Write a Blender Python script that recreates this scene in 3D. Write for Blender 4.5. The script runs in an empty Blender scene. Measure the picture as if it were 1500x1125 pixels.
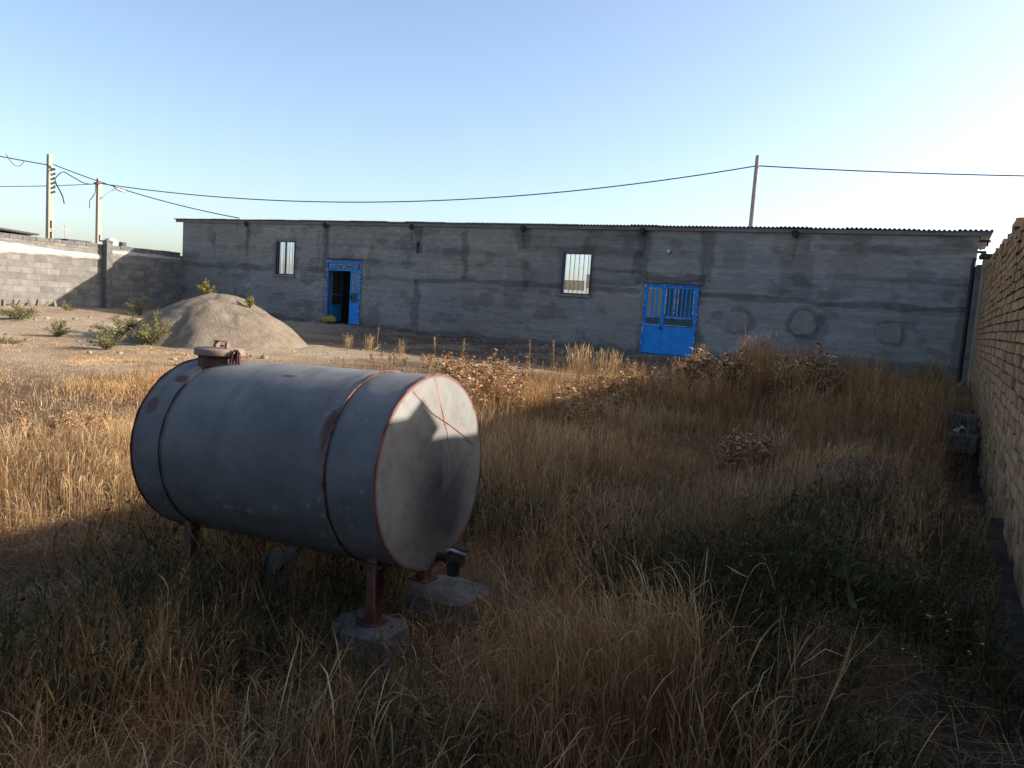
import bpy, math, random
import numpy as np
from mathutils import Vector, Matrix

random.seed(7)
RNG = np.random.default_rng(11)
PI = math.pi
S = bpy.context.scene
COL = S.collection

# ------------------------------------------------------------------ camera
HC = 1.75
RW = np.array([[0.8648933937762509, -0.10844382489427064, 0.4901013713962653],
               [0.49748939303000067, 0.05523307434427567, -0.8657098886585052],
               [0.06681108609236007, 0.9925669974066136, 0.10172037374281892]])
FPX = 1105.0
cam_d = bpy.data.cameras.new('camera')
cam = bpy.data.objects.new('camera', cam_d)
COL.objects.link(cam)
m = Matrix.Identity(4)
for i in range(3):
    for j in range(3):
        m[i][j] = RW[i][j]
m[2][3] = HC
cam.matrix_world = m
cam_d.sensor_fit = 'HORIZONTAL'
cam_d.sensor_width = 36.0
cam_d.lens = FPX / 1500 * 36
cam_d.clip_start = 0.05
cam_d.clip_end = 5000
S.camera = cam


def project(P):
    c = (np.asarray(P, float) - np.array([0, 0, HC])) @ RW
    z = np.maximum(-c[..., 2], 1e-3)
    return 750 + FPX * c[..., 0] / z, 562.5 - FPX * c[..., 1] / z, -c[..., 2]


# ------------------------------------------------------------------ noise
_T = np.random.default_rng(3).random((256, 256))


def vnoise(x, y):
    x = np.asarray(x, float); y = np.asarray(y, float)
    xi = np.floor(x).astype(int); yi = np.floor(y).astype(int)
    fx = x - xi; fy = y - yi
    fx = fx * fx * (3 - 2 * fx); fy = fy * fy * (3 - 2 * fy)
    a = _T[xi & 255, yi & 255]; b = _T[(xi + 1) & 255, yi & 255]
    c = _T[xi & 255, (yi + 1) & 255]; d = _T[(xi + 1) & 255, (yi + 1) & 255]
    return (a * (1 - fx) + b * fx) * (1 - fy) + (c * (1 - fx) + d * fx) * fy


def fbm(x, y, o=4):
    s = 0; a = 0.5; t = 0
    for k in range(o):
        s = s + a * vnoise(x * 2 ** k + 17.3 * k, y * 2 ** k + 5.1 * k); t += a; a *= 0.5
    return s / t


def sst(a, b, x):
    t = np.clip((np.asarray(x, float) - a) / (b - a), 0, 1)
    return t * t * (3 - 2 * t)


# ------------------------------------------------------------------ mesh helpers
def link(name, me, mat=None, parent=None):
    o = bpy.data.objects.new(name, me)
    COL.objects.link(o)
    if mat is not None:
        for mm in (mat if isinstance(mat, (list, tuple)) else [mat]):
            me.materials.append(mm)
    if parent is not None:
        o.parent = parent
    return o


def np_mesh(name, V, F, smooth=False, attrs=None):
    """V (n,3), F (m,k) int array of equal sized faces"""
    V = np.asarray(V, np.float32); F = np.asarray(F, np.int32)
    me = bpy.data.meshes.new(name)
    me.vertices.add(len(V)); me.vertices.foreach_set('co', V.ravel())
    k = F.shape[1]
    me.loops.add(F.size); me.loops.foreach_set('vertex_index', F.ravel())
    me.polygons.add(len(F))
    me.polygons.foreach_set('loop_start', np.arange(len(F), dtype=np.int32) * k)
    me.polygons.foreach_set('loop_total', np.full(len(F), k, np.int32))
    if smooth:
        me.polygons.foreach_set('use_smooth', np.ones(len(F), bool))
    me.update(calc_edges=True)
    for n, a in (attrs or {}).items():
        a = np.asarray(a, np.float32)
        if a.ndim == 1:
            at = me.attributes.new(n, 'FLOAT', 'POINT'); at.data.foreach_set('value', a)
        else:
            if a.shape[1] == 3:
                a = np.concatenate([a, np.ones((len(a), 1), np.float32)], 1)
            at = me.attributes.new(n, 'FLOAT_COLOR', 'POINT'); at.data.foreach_set('color', a.ravel())
    return me


class MB:
    def __init__(s):
        s.v = []; s.f = []; s.t = []; s.sm = []

    def add(s, vs, fs, tint=0.5, smooth=False):
        n = len(s.v)
        s.v += [tuple(p) for p in vs]; s.t += [tint] * len(vs)
        s.f += [tuple(n + i for i in f) for f in fs]; s.sm += [smooth] * len(fs)

    def box(s, x0, x1, y0, y1, z0, z1, tint=0.5, jit=0.0, M=None):
        vs = [Vector((x, y, z)) for z in (z0, z1) for y in (y0, y1) for x in (x0, x1)]
        if jit:
            vs = [v + Vector((random.uniform(-jit, jit), random.uniform(-jit, jit), random.uniform(-jit, jit))) for v in vs]
        if M is not None:
            vs = [M @ v for v in vs]
        s.add(vs, [(0, 2, 3, 1), (4, 5, 7, 6), (0, 1, 5, 4), (2, 6, 7, 3), (0, 4, 6, 2), (1, 3, 7, 5)], tint)

    def tube(s, pts, r, n=8, tint=0.5, caps=True, smooth=True):
        pts = [Vector(p) for p in pts]
        R = r if isinstance(r, (list, tuple)) else [r] * len(pts)
        rings = []
        for i, p in enumerate(pts):
            d = (pts[min(i + 1, len(pts) - 1)] - pts[max(i - 1, 0)])
            if d.length < 1e-9: d = Vector((0, 0, 1))
            d.normalize()
            up = Vector((0, 0, 1)) if abs(d.z) < 0.95 else Vector((1, 0, 0))
            a = d.cross(up).normalized(); b = a.cross(d)
            rings.append([p + (a * math.cos(2 * PI * k / n) + b * math.sin(2 * PI * k / n)) * R[i] for k in range(n)])
        vs = [q for rg in rings for q in rg]
        fs = []
        for i in range(len(pts) - 1):
            for k in range(n):
                fs.append((i * n + k, i * n + (k + 1) % n, (i + 1) * n + (k + 1) % n, (i + 1) * n + k))
        s.add(vs, fs, tint, smooth)
        if caps:
            s.add(rings[0], [tuple(range(n))], tint); s.add(rings[-1], [tuple(reversed(range(n)))], tint)

    def lathe(s, prof, c=(0, 0, 0), n=24, M=None, tint=0.5, smooth=True):
        """prof: list of (r,z)"""
        c = Vector(c); vs = []
        for r, z in prof:
            for k in range(n):
                v = Vector((r * math.cos(2 * PI * k / n), r * math.sin(2 * PI * k / n), z))
                vs.append((M @ v if M is not None else v) + c)
        fs = []
        for i in range(len(prof) - 1):
            for k in range(n):
                fs.append((i * n + k, i * n + (k + 1) % n, (i + 1) * n + (k + 1) % n, (i + 1) * n + k))
        s.add(vs, fs, tint, smooth)
        s.add(vs[:n], [tuple(reversed(range(n)))], tint); s.add(vs[-n:], [tuple(range(n))], tint)

    def mesh(s, name):
        me = bpy.data.meshes.new(name)
        me.from_pydata([tuple(v) for v in s.v], [], s.f)
        for p, q in zip(me.polygons, s.sm): p.use_smooth = q
        at = me.attributes.new('tint', 'FLOAT', 'POINT'); at.data.foreach_set('value', s.t)
        return me

    def build(s, name, mat, parent=None, bevel=0):
        o = link(name, s.mesh(name), mat, parent)
        if bevel:
            b = o.modifiers.new('bevel', 'BEVEL'); b.width = bevel; b.segments = 2; b.limit_method = 'ANGLE'
        return o


def tag(o, label, cat, group=None):
    o['label'] = label; o['category'] = cat
    if group: o['group'] = group
    return o


def kind(o, k):
    o['kind'] = k
    return o


def empty(name, loc=(0, 0, 0)):
    o = bpy.data.objects.new(name, None); o.location = loc; o.empty_display_size = 0.2
    COL.objects.link(o)
    return o


# ------------------------------------------------------------------ materials
def new_mat(name):
    M = bpy.data.materials.new(name); M.use_nodes = True
    nt = M.node_tree; nt.nodes.clear()
    out = nt.nodes.new('ShaderNodeOutputMaterial')
    return M, nt, out


def N(nt, t, **kw):
    n = nt.nodes.new(t)
    for k, v in kw.items():
        if hasattr(n, k) and k not in ('inputs',):
            setattr(n, k, v)
    return n


def L(nt, a, b): nt.links.new(a, b)


def ramp(nt, fac, stops):
    r = nt.nodes.new('ShaderNodeValToRGB')
    e = r.color_ramp.elements
    while len(e) < len(stops): e.new(0.5)
    for q, (p, c) in zip(e, stops):
        q.position = p; q.color = (*c, 1) if len(c) == 3 else c
    L(nt, fac, r.inputs[0])
    return r.outputs[0]


def noise(nt, scale, detail=6, rough=0.6, vec=None, dist=0.0):
    n = nt.nodes.new('ShaderNodeTexNoise')
    n.inputs['Scale'].default_value = scale; n.inputs['Detail'].default_value = detail
    n.inputs['Roughness'].default_value = rough; n.inputs['Distortion'].default_value = dist
    if vec is None:
        tc = nt.nodes.new('ShaderNodeTexCoord'); vec = tc.outputs['Object']
    L(nt, vec, n.inputs['Vector'])
    return n.outputs[0]


def mapping(nt, scale):
    tc = nt.nodes.new('ShaderNodeTexCoord'); mp = nt.nodes.new('ShaderNodeMapping')
    mp.inputs['Scale'].default_value = scale
    L(nt, tc.outputs['Object'], mp.inputs['Vector'])
    return mp.outputs[0]


def mix(nt, mode, fac, a, b):
    x = nt.nodes.new('ShaderNodeMix'); x.data_type = 'RGBA'; x.blend_type = mode
    for sock, v in ((x.inputs[0], fac), (x.inputs[6], a), (x.inputs[7], b)):
        if isinstance(v, (int, float)): sock.default_value = v
        elif isinstance(v, tuple): sock.default_value = (*v, 1) if len(v) == 3 else v
        else: L(nt, v, sock)
    return x.outputs[2]


def attr(nt, name, out='Fac'):
    a = nt.nodes.new('ShaderNodeAttribute'); a.attribute_name = name
    return a.outputs[out]


def bump(nt, h, strength, dist=0.02):
    b = nt.nodes.new('ShaderNodeBump'); b.inputs['Strength'].default_value = strength
    b.inputs['Distance'].default_value = dist
    L(nt, h, b.inputs['Height'])
    return b.outputs[0]


ALB = {'blue_paint': 1.45, 'worn_blue_paint': 1.3, 'chipped_white_trim': 1.0, 'soil': 0.64, 'sand': 0.54, 'buff_brick': 0.98, 'tank_paint': 0.72, 'tank_end_paint': 0.50, 'concrete_blocks': 0.48,
       'cement_plaster': 0.80, 'pole_concrete': 0.5, 'far_wall': 0.6, 'pale_gypsum': 0.6, 'mud_plaster': 0.9, 'lid_primer': 0.5, 'thin_cloth': 1}


def principled(nt, out, col, rough=0.8, metal=0.0, normal=None, spec=0.3):
    key = next((m_.name for m_ in bpy.data.materials if m_.node_tree == nt), '')
    k_ = ALB.get(key, 0.70)
    col = tuple(c_ * k_ for c_ in col) if isinstance(col, tuple) else mix(nt, 'MULTIPLY', 1.0, col, (k_, k_, k_))
    p = nt.nodes.new('ShaderNodeBsdfPrincipled')
    if isinstance(col, tuple): p.inputs['Base Color'].default_value = (*col, 1)
    else: L(nt, col, p.inputs['Base Color'])
    if isinstance(rough, (int, float)): p.inputs['Roughness'].default_value = rough
    else: L(nt, rough, p.inputs['Roughness'])
    p.inputs['Metallic'].default_value = metal
    p.inputs['Specular IOR Level'].default_value = spec
    if normal is not None: L(nt, normal, p.inputs['Normal'])
    L(nt, p.outputs[0], out.inputs[0])
    return p


def noisy(name, stops, scale=8, rough=0.85, bmp=0.3, bscale=None, bdist=0.02, metal=0.0, spec=0.25, detail=7, vecscale=None):
    M, nt, out = new_mat(name)
    v = mapping(nt, vecscale) if vecscale else None
    f = noise(nt, scale, detail, 0.65, v)
    c = ramp(nt, f, stops)
    nb = bump(nt, noise(nt, bscale or scale * 4, 6, 0.7, v), bmp, bdist)
    principled(nt, out, c, rough, metal, nb, spec)
    return M


def tint_mat(name, stops, trans=0.0, rough=0.85, var=0.3, nscale=1.5):
    """colour from the per-piece 'tint' attribute, with slow variation over the ground"""
    M, nt, out = new_mat(name)
    f = attr(nt, 'tint')
    c = ramp(nt, f, stops)
    g = nt.nodes.new('ShaderNodeNewGeometry')
    if name == 'dry_grass':
        c = mix(nt, 'MIX', ramp(nt, noise(nt, 1.3, 4, 0.6, g.outputs['Position']), [(0.5, (0, 0, 0)), (0.72, (0.35,) * 3)]), c, (0.28, 0.16, 0.085))
    n2 = noise(nt, nscale, 3, 0.5, g.outputs['Position'])
    v = ramp(nt, n2, [(0.3, (1 - var,) * 3), (0.7, (1.0 + var * 0.3,) * 3)])
    c = mix(nt, 'MULTIPLY', 1.0, c, v)
    if trans:
        c = mix(nt, 'MULTIPLY', 1.0, c, (0.86, 0.75, 0.64))
        d = nt.nodes.new('ShaderNodeBsdfDiffuse'); t = nt.nodes.new('ShaderNodeBsdfTranslucent')
        L(nt, c, d.inputs[0]); L(nt, c, t.inputs[0])
        ms = nt.nodes.new('ShaderNodeMixShader'); ms.inputs[0].default_value = trans
        L(nt, d.outputs[0], ms.inputs[1]); L(nt, t.outputs[0], ms.inputs[2]); L(nt, ms.outputs[0], out.inputs[0])
    else:
        principled(nt, out, c, rough, 0, None, 0.15)
    return M


def col_mat(name, rough=0.9, nscale=9, namt=0.35, bmp=0.4, bscale=40, bdist=0.01, spec=0.2, stretch=(1, 1, 1)):
    """colour from painted 'Col' attribute (stains and patches with shapes of their own) times fine noise"""
    M, nt, out = new_mat(name)
    c = attr(nt, 'Col', 'Color')
    vec = mapping(nt, stretch)
    n1 = noise(nt, nscale, 8, 0.65, vec)
    v = ramp(nt, n1, [(0.25, (1 - namt,) * 3), (0.75, (1 + namt * 0.5,) * 3)])
    c = mix(nt, 'MULTIPLY', 1.0, c, v)
    principled(nt, out, c, rough, 0, bump(nt, noise(nt, bscale, 6, 0.7, vec), bmp, bdist), spec)
    return M


MT = {}
MT['soil'] = col_mat('soil', 0.95, 6, 0.4, 0.8, 25, 0.03, 0.1)
MT['plaster'] = col_mat('cement_plaster', 0.92, 9, 0.30, 0.6, 24, 0.02, 0.15, (0.4, 1, 1.4))
MT['patch'] = noisy('plaster_patch', [(0.3, (0.23, 0.21, 0.185)), (0.7, (0.34, 0.31, 0.27))], 5, 0.95, 0.3)
MT['concrete'] = noisy('rough_concrete', [(0.3, (0.20, 0.19, 0.18)), (0.7, (0.36, 0.34, 0.32))], 7, 0.95, 0.6, 30, 0.03)
MT['old_concrete'] = noisy('weathered_concrete', [(0.3, (0.11, 0.108, 0.105)), (0.75, (0.28, 0.27, 0.255))], 6, 0.95, 0.7, 26, 0.04)
MT['pole'] = noisy('pole_concrete', [(0.3, (0.50, 0.46, 0.38)), (0.7, (0.62, 0.57, 0.48))], 2.5, 0.9, 0.2)
MT['pole_grey'] = noisy('grey_pole', [(0.3, (0.34, 0.32, 0.29)), (0.7, (0.5, 0.47, 0.43))], 2.0, 0.9, 0.2)
MT['roof'] = noisy('roof_sheet', [(0.3, (0.16, 0.155, 0.16)), (0.7, (0.26, 0.25, 0.26))], 1.2, 0.6, 0.1, metal=0.3)
MT['channel'] = noisy('steel_channel', [(0.3, (0.15, 0.15, 0.15)), (0.7, (0.26, 0.25, 0.245))], 2.5, 0.7, 0.1)
MT['dark_iron'] = noisy('dark_iron', [(0.3, (0.02, 0.02, 0.023)), (0.7, (0.05, 0.045, 0.045))], 12, 0.7, 0.2)
MT['frame_dark'] = noisy('dark_frame_paint', [(0.3, (0.04, 0.045, 0.07)), (0.7, (0.09, 0.095, 0.13))], 12, 0.6, 0.2)
MT['bar'] = noisy('bar_paint', [(0.3, (0.45, 0.47, 0.56)), (0.7, (0.7, 0.72, 0.8))], 14, 0.6, 0.2)
MT['blue'] = noisy('blue_paint', [(0.25, (0.004, 0.10, 0.29)), (0.55, (0.004, 0.145, 0.42)), (0.72, (0.008, 0.155, 0.42)), (0.8, (0.05, 0.16, 0.36))], 4, 0.6, 0.12, 20, spec=0.3)
MT['blue_worn'] = noisy('worn_blue_paint', [(0.44, (0.005, 0.09, 0.32)), (0.56, (0.02, 0.12, 0.35)), (0.62, (0.30, 0.38, 0.42))], 16, 0.6, 0.15, 40)
MT['white_trim'] = noisy('chipped_white_trim', [(0.4, (0.02, 0.12, 0.33)), (0.55, (0.40, 0.47, 0.5))], 22, 0.6, 0.1)
MT['tan_sheet'] = noisy('tan_board', [(0.3, (0.33, 0.29, 0.20)), (0.7, (0.43, 0.38, 0.27))], 5, 0.85, 0.1)
MT['olive_sheet'] = noisy('olive_board', [(0.3, (0.035, 0.03, 0.014)), (0.7, (0.085, 0.07, 0.03))], 5, 0.85, 0.1)
MT['teal_sheet'] = noisy('dark_teal_board', [(0.3, (0.035, 0.075, 0.10)), (0.7, (0.07, 0.12, 0.15))], 5, 0.6, 0.1)
MT['interior'] = noisy('dim_interior', [(0.3, (0.10, 0.10, 0.10)), (0.7, (0.16, 0.155, 0.15))], 3, 0.95, 0.2)
MT['rust'] = noisy('red_rust', [(0.3, (0.07, 0.03, 0.024)), (0.7, (0.16, 0.065, 0.05))], 18, 0.9, 0.4)
MT['rust_pink'] = noisy('primer_seam', [(0.42, (0.06, 0.03, 0.03)), (0.56, (0.22, 0.11, 0.09)), (0.75, (0.34, 0.19, 0.16))], 11, 0.9, 0.1, 60, 0.003)
MT['seam_pink'] = noisy('pink_primer_seam', [(0.3, (0.30, 0.16, 0.13)), (0.7, (0.52, 0.33, 0.28))], 11, 0.9, 0.05, 60, 0.002)
MT['rust_dark'] = noisy('dark_rust', [(0.3, (0.035, 0.018, 0.016)), (0.7, (0.11, 0.045, 0.035))], 14, 0.9, 0.4)
MT['lid'] = noisy('lid_primer', [(0.3, (0.27, 0.18, 0.14)), (0.7, (0.44, 0.33, 0.28))], 12, 0.85, 0.3)
MT['tank'] = col_mat('tank_paint', 0.62, 5, 0.4, 0.22, 22, 0.006, 0.32)
MT['cap'] = col_mat('tank_end_paint', 0.75, 12, 0.24, 0.3, 45, 0.004, 0.3)
MT['wire'] = noisy('black_cable', [(0.3, (0.02, 0.022, 0.03)), (0.7, (0.05, 0.05, 0.06))], 3, 0.6, 0.05)
MT['white'] = noisy('white_plastic', [(0.3, (0.7, 0.7, 0.7)), (0.7, (0.8, 0.8, 0.8))], 8, 0.5, 0.05)
MT['sack'] = noisy('yellow_sack', [(0.35, (0.30, 0.22, 0.03)), (0.6, (0.42, 0.33, 0.07)), (0.75, (0.30, 0.14, 0.08))], 14, 0.7, 0.4)
MT['bag'] = noisy('white_bag', [(0.3, (0.45, 0.45, 0.46)), (0.7, (0.7, 0.7, 0.72))], 14, 0.6, 0.3)
MT['far_roof'] = noisy('far_roof', [(0.3, (0.06, 0.06, 0.075)), (0.7, (0.1, 0.1, 0.12))], 1, 0.9, 0.1)
MT['far_wall'] = noisy('far_wall', [(0.3, (0.55, 0.53, 0.5)), (0.7, (0.66, 0.64, 0.62))], 1, 0.9, 0.1)
MT['mud'] = noisy('mud_plaster', [(0.3, (0.20, 0.16, 0.12)), (0.7, (0.31, 0.25, 0.19))], 4, 0.95, 0.6, 22, 0.03)
MT['gypsum'] = noisy('pale_gypsum', [(0.3, (0.50, 0.47, 0.43)), (0.7, (0.68, 0.65, 0.61))], 4, 0.95, 0.6, 22, 0.03)
MT['brick'] = tint_mat('buff_brick', [(0, (0.27, 0.15, 0.075)), (0.5, (0.38, 0.225, 0.115)), (1, (0.48, 0.30, 0.165))], 0, 0.95, 0.25, 4)
MT['mortar'] = noisy('dark_joint', [(0.3, (0.09, 0.065, 0.045)), (0.7, (0.17, 0.125, 0.085))], 12, 0.98, 0.8, 40, 0.02)
MT['grass'] = tint_mat('dry_grass', [(0, (0.19, 0.095, 0.045)), (0.35, (0.41, 0.255, 0.125)), (0.7, (0.62, 0.46, 0.265)), (1, (0.86, 0.73, 0.51))], 0.33, 0.9, 0.5, 0.8)
MT['green_grass'] = tint_mat('green_undergrowth', [(0, (0.035, 0.042, 0.025)), (0.5, (0.07, 0.08, 0.045)), (1, (0.13, 0.14, 0.08))], 0.25, 0.9, 0.3, 1.2)
MT['thistle'] = tint_mat('dry_thistle', [(0, (0.10, 0.05, 0.028)), (0.35, (0.28, 0.16, 0.085)), (0.6, (0.62, 0.44, 0.27)), (1, (0.92, 0.78, 0.58))], 0.2, 0.9, 0.2, 3)
MT['bush'] = tint_mat('grey_green_leaves', [(0, (0.09, 0.10, 0.05)), (0.5, (0.19, 0.205, 0.11)), (1, (0.34, 0.34, 0.20))], 0.25, 0.9, 0.2, 3)
MT['fresh'] = tint_mat('yellow_green_leaves', [(0, (0.14, 0.17, 0.05)), (0.5, (0.25, 0.27, 0.09)), (1, (0.40, 0.38, 0.15))], 0.3, 0.9, 0.2, 3)
MT['weed'] = tint_mat('dull_weed', [(0, (0.03, 0.05, 0.022)), (0.5, (0.085, 0.11, 0.05)), (0.8, (0.2, 0.17, 0.1)), (1, (0.62, 0.62, 0.6))], 0.15, 0.9, 0.2, 3)
MT['straw'] = tint_mat('pale_straw', [(0, (0.30, 0.21, 0.11)), (0.5, (0.45, 0.34, 0.19)), (1, (0.62, 0.50, 0.32))], 0.2, 0.9, 0.2, 3)
MT['stone'] = tint_mat('pale_stone', [(0, (0.20, 0.16, 0.12)), (0.5, (0.33, 0.27, 0.21)), (1, (0.46, 0.40, 0.33))], 0, 0.95, 0.2, 6)


def sand_material():
    M, nt, out = new_mat('sand')
    n1 = noise(nt, 2.2, 8, 0.6)
    c = ramp(nt, n1, [(0.3, (0.28, 0.22, 0.16)), (0.7, (0.43, 0.355, 0.27))])
    n2 = noise(nt, 9, 8, 0.8)
    c = mix(nt, 'MULTIPLY', 1.0, c, ramp(nt, n2, [(0.35, (0.72,) * 3), (0.6, (1.06,) * 3)]))
    principled(nt, out, c, 0.97, 0, bump(nt, noise(nt, 18, 8, 0.75), 0.9, 0.05), 0.1)
    return M


MT['sand'] = sand_material()


def block_material():
    """hollow concrete blocks: the wall runs along Y, so the courses use (y, z)"""
    M, nt, out = new_mat('concrete_blocks')
    tc = nt.nodes.new('ShaderNodeTexCoord')
    sx = nt.nodes.new('ShaderNodeSeparateXYZ'); L(nt, tc.outputs['Object'], sx.inputs[0])
    cx = nt.nodes.new('ShaderNodeCombineXYZ')
    L(nt, sx.outputs[1], cx.inputs[0]); L(nt, sx.outputs[2], cx.inputs[1])
    b = nt.nodes.new('ShaderNodeTexBrick')
    b.inputs['Scale'].default_value = 1.0
    b.inputs['Brick Width'].default_value = 0.47; b.inputs['Row Height'].default_value = 0.225
    b.inputs['Mortar Size'].default_value = 0.013; b.inputs['Mortar Smooth'].default_value = 0.3
    b.inputs['Bias'].default_value = 0.0
    b.inputs['Color1'].default_value = (0.30, 0.285, 0.265, 1); b.inputs['Color2'].default_value = (0.46, 0.435, 0.40, 1)
    b.inputs['Mortar'].default_value = (0.36, 0.33, 0.29, 1)
    w = nt.nodes.new('ShaderNodeVectorMath'); w.operation = 'ADD'
    nz = nt.nodes.new('ShaderNodeTexNoise'); nz.inputs['Scale'].default_value = 2.5
    L(nt, cx.outputs[0], nz.inputs['Vector'])
    sc = nt.nodes.new('ShaderNodeVectorMath'); sc.operation = 'SCALE'; sc.inputs['Scale'].default_value = 0.06
    L(nt, nz.outputs['Color'], sc.inputs[0]); L(nt, cx.outputs[0], w.inputs[0]); L(nt, sc.outputs[0], w.inputs[1])
    L(nt, w.outputs[0], b.inputs['Vector'])
    n1 = noise(nt, 3.2, 7, 0.65)
    c = mix(nt, 'MULTIPLY', 1.0, b.outputs['Color'], ramp(nt, n1, [(0.3, (0.68, 0.68, 0.68)), (0.7, (1.15, 1.12, 1.08))]))
    n2 = noise(nt, 1.7, 5, 0.7)
    c = mix(nt, 'MIX', ramp(nt, n2, [(0.55, (0, 0, 0)), (0.7, (0.55,) * 3)]), c, (0.44, 0.40, 0.35))
    bm = nt.nodes.new('ShaderNodeBump'); bm.inputs['Strength'].default_value = 0.7; bm.inputs['Distance'].default_value = 0.02
    bm.invert = True
    L(nt, b.outputs['Fac'], bm.inputs['Height'])
    b2 = nt.nodes.new('ShaderNodeBump'); b2.inputs['Strength'].default_value = 0.5; b2.inputs['Distance'].default_value = 0.02
    L(nt, noise(nt, 24, 6, 0.7), b2.inputs['Height']); L(nt, bm.outputs[0], b2.inputs['Normal'])
    principled(nt, out, c, 0.95, 0, b2.outputs[0], 0.15)
    return M


MT['block'] = block_material()


def glass_material():
    M, nt, out = new_mat('dusty_pane')
    t = nt.nodes.new('ShaderNodeBsdfTransparent'); t.inputs[0].default_value = (0.93, 0.94, 0.97, 1)
    g = nt.nodes.new('ShaderNodeBsdfGlossy'); g.inputs['Roughness'].default_value = 0.05
    d = nt.nodes.new('ShaderNodeBsdfDiffuse'); d.inputs[0].default_value = (0.6, 0.6, 0.6, 1)
    m1 = nt.nodes.new('ShaderNodeMixShader'); m1.inputs[0].default_value = 0.07
    L(nt, t.outputs[0], m1.inputs[1]); L(nt, g.outputs[0], m1.inputs[2])
    m2 = nt.nodes.new('ShaderNodeMixShader')
    L(nt, ramp(nt, noise(nt, 6, 5, 0.7), [(0.4, (0.01,) * 3), (0.75, (0.10,) * 3)]), m2.inputs[0])
    L(nt, m1.outputs[0], m2.inputs[1]); L(nt, d.outputs[0], m2.inputs[2])
    L(nt, m2.outputs[0], out.inputs[0])
    return M


MT['glass'] = glass_material()


def cloth_material():
    M, nt, out = new_mat('thin_cloth')
    c = ramp(nt, noise(nt, 5, 4, 0.6), [(0.3, (0.75, 0.58, 0.33)), (0.7, (0.85, 0.72, 0.5))])
    d = nt.nodes.new('ShaderNodeBsdfDiffuse'); t = nt.nodes.new('ShaderNodeBsdfTranslucent'); tr_ = nt.nodes.new('ShaderNodeBsdfTransparent')
    L(nt, c, d.inputs[0]); L(nt, c, t.inputs[0]); L(nt, c, tr_.inputs[0])
    a = nt.nodes.new('ShaderNodeMixShader'); a.inputs[0].default_value = .6; L(nt, d.outputs[0], a.inputs[1]); L(nt, t.outputs[0], a.inputs[2])
    e = nt.nodes.new('ShaderNodeMixShader'); e.inputs[0].default_value = .6; L(nt, a.outputs[0], e.inputs[1]); L(nt, tr_.outputs[0], e.inputs[2])
    L(nt, e.outputs[0], out.inputs[0])
    return M


MT['cloth'] = cloth_material()

# ------------------------------------------------------------------ terrain
MOUND = (-17.35, 14.0)


def ground_z(X, Y):
    X = np.asarray(X, float); Y = np.asarray(Y, float)
    z = -0.03 + 0.33 * np.clip((Y - 3.2) / 12.3, 0, 1)
    z = z + 0.26 * sst(16.6, 20.9, Y)
    z = z + 0.30 * sst(16, 28, -X) * sst(8, 14, Y) * (1 - 0.8 * sst(16.6, 20.9, Y))
    z = z + 0.07 * (fbm(X * 0.35 + 9, Y * 0.35, 3) - 0.5) + 0.05 * (fbm(X * 1.7, Y * 1.7 + 4, 3) - 0.5)
    # broken earth bank in front of the building
    bank = np.exp(-((Y - 20.3) / 0.9) ** 2)
    z = z + bank * 0.34 * (fbm(X * 1.1 + 3, Y * 1.6, 5) - 0.45)
    # ditch along the foot of the brick wall
    d = sst(0.10, 0.26, X) * (1 - sst(0.70, 0.74, X)) * sst(8.3, 9.0, Y) * (1 - sst(13.3, 13.5, Y))
    z = z - 0.55 * d
    # heap of dug earth beside the ditch
    z = z + 0.36 * np.exp(-((X + 0.55) / 0.62) ** 2 - ((Y - 8.2) / 0.95) ** 2) * (0.75 + 0.5 * fbm(X * 2, Y * 2, 3))
    z = z - 0.10 * sst(0.0, 0.35, X) * sst(3, 6, Y) * (1 - sst(8.0, 8.6, Y))
    return z


def axis_lines(dense0, dense1, step, far):
    a = list(np.arange(dense0, dense1 + 1e-6, step))
    g = step; x = a[-1]
    while x < far: g *= 1.35; x += g; a.append(x)
    g = step; x = a[0]; lo = []
    while x > -far: g *= 1.35; x -= g; lo.append(x)
    return np.array(lo[::-1] + a)


gx = axis_lines(-32, 2.2, 0.13, 1500); gy = axis_lines(-3, 23, 0.13, 1500)
GX, GY = np.meshgrid(gx, gy)
GZ = ground_z(GX, GY)
near = sst(1, 0, np.maximum(0, np.maximum(np.abs(GX + 15) - 22, np.abs(GY - 10) - 18)) / 10)
GZ = np.where(GY > 24, 0.5 + 0 * GZ, GZ)
soilA = np.array([0.52, 0.41, 0.285]); soilB = np.array([0.41, 0.305, 0.20]); soilC = np.array([0.085, 0.058, 0.038])
n1 = fbm(GX * 0.5, GY * 0.5, 5); n2 = fbm(GX * 2.3 + 7, GY * 2.3, 4)
t1 = sst(0.35, 0.65, n1 * 0.6 + n2 * 0.4)[..., None]
gc = soilA * (1 - t1) + soilB * t1
# humus and thatch under the tall grass
veg = sst(-13.5, -9.5, GX) * (1 - sst(14.2, 15.4, GY)) 
veg = np.maximum(veg, (1 - sst(6.5, 9, GY)) * sst(-17, -12, GX))
veg = np.clip(veg * (0.55 + 0.7 * fbm(GX * 0.9, GY * 0.9 + 2, 4)), 0, 1)[..., None]
gc = gc * (1 - veg) + soilC * 1.6 * veg
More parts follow.
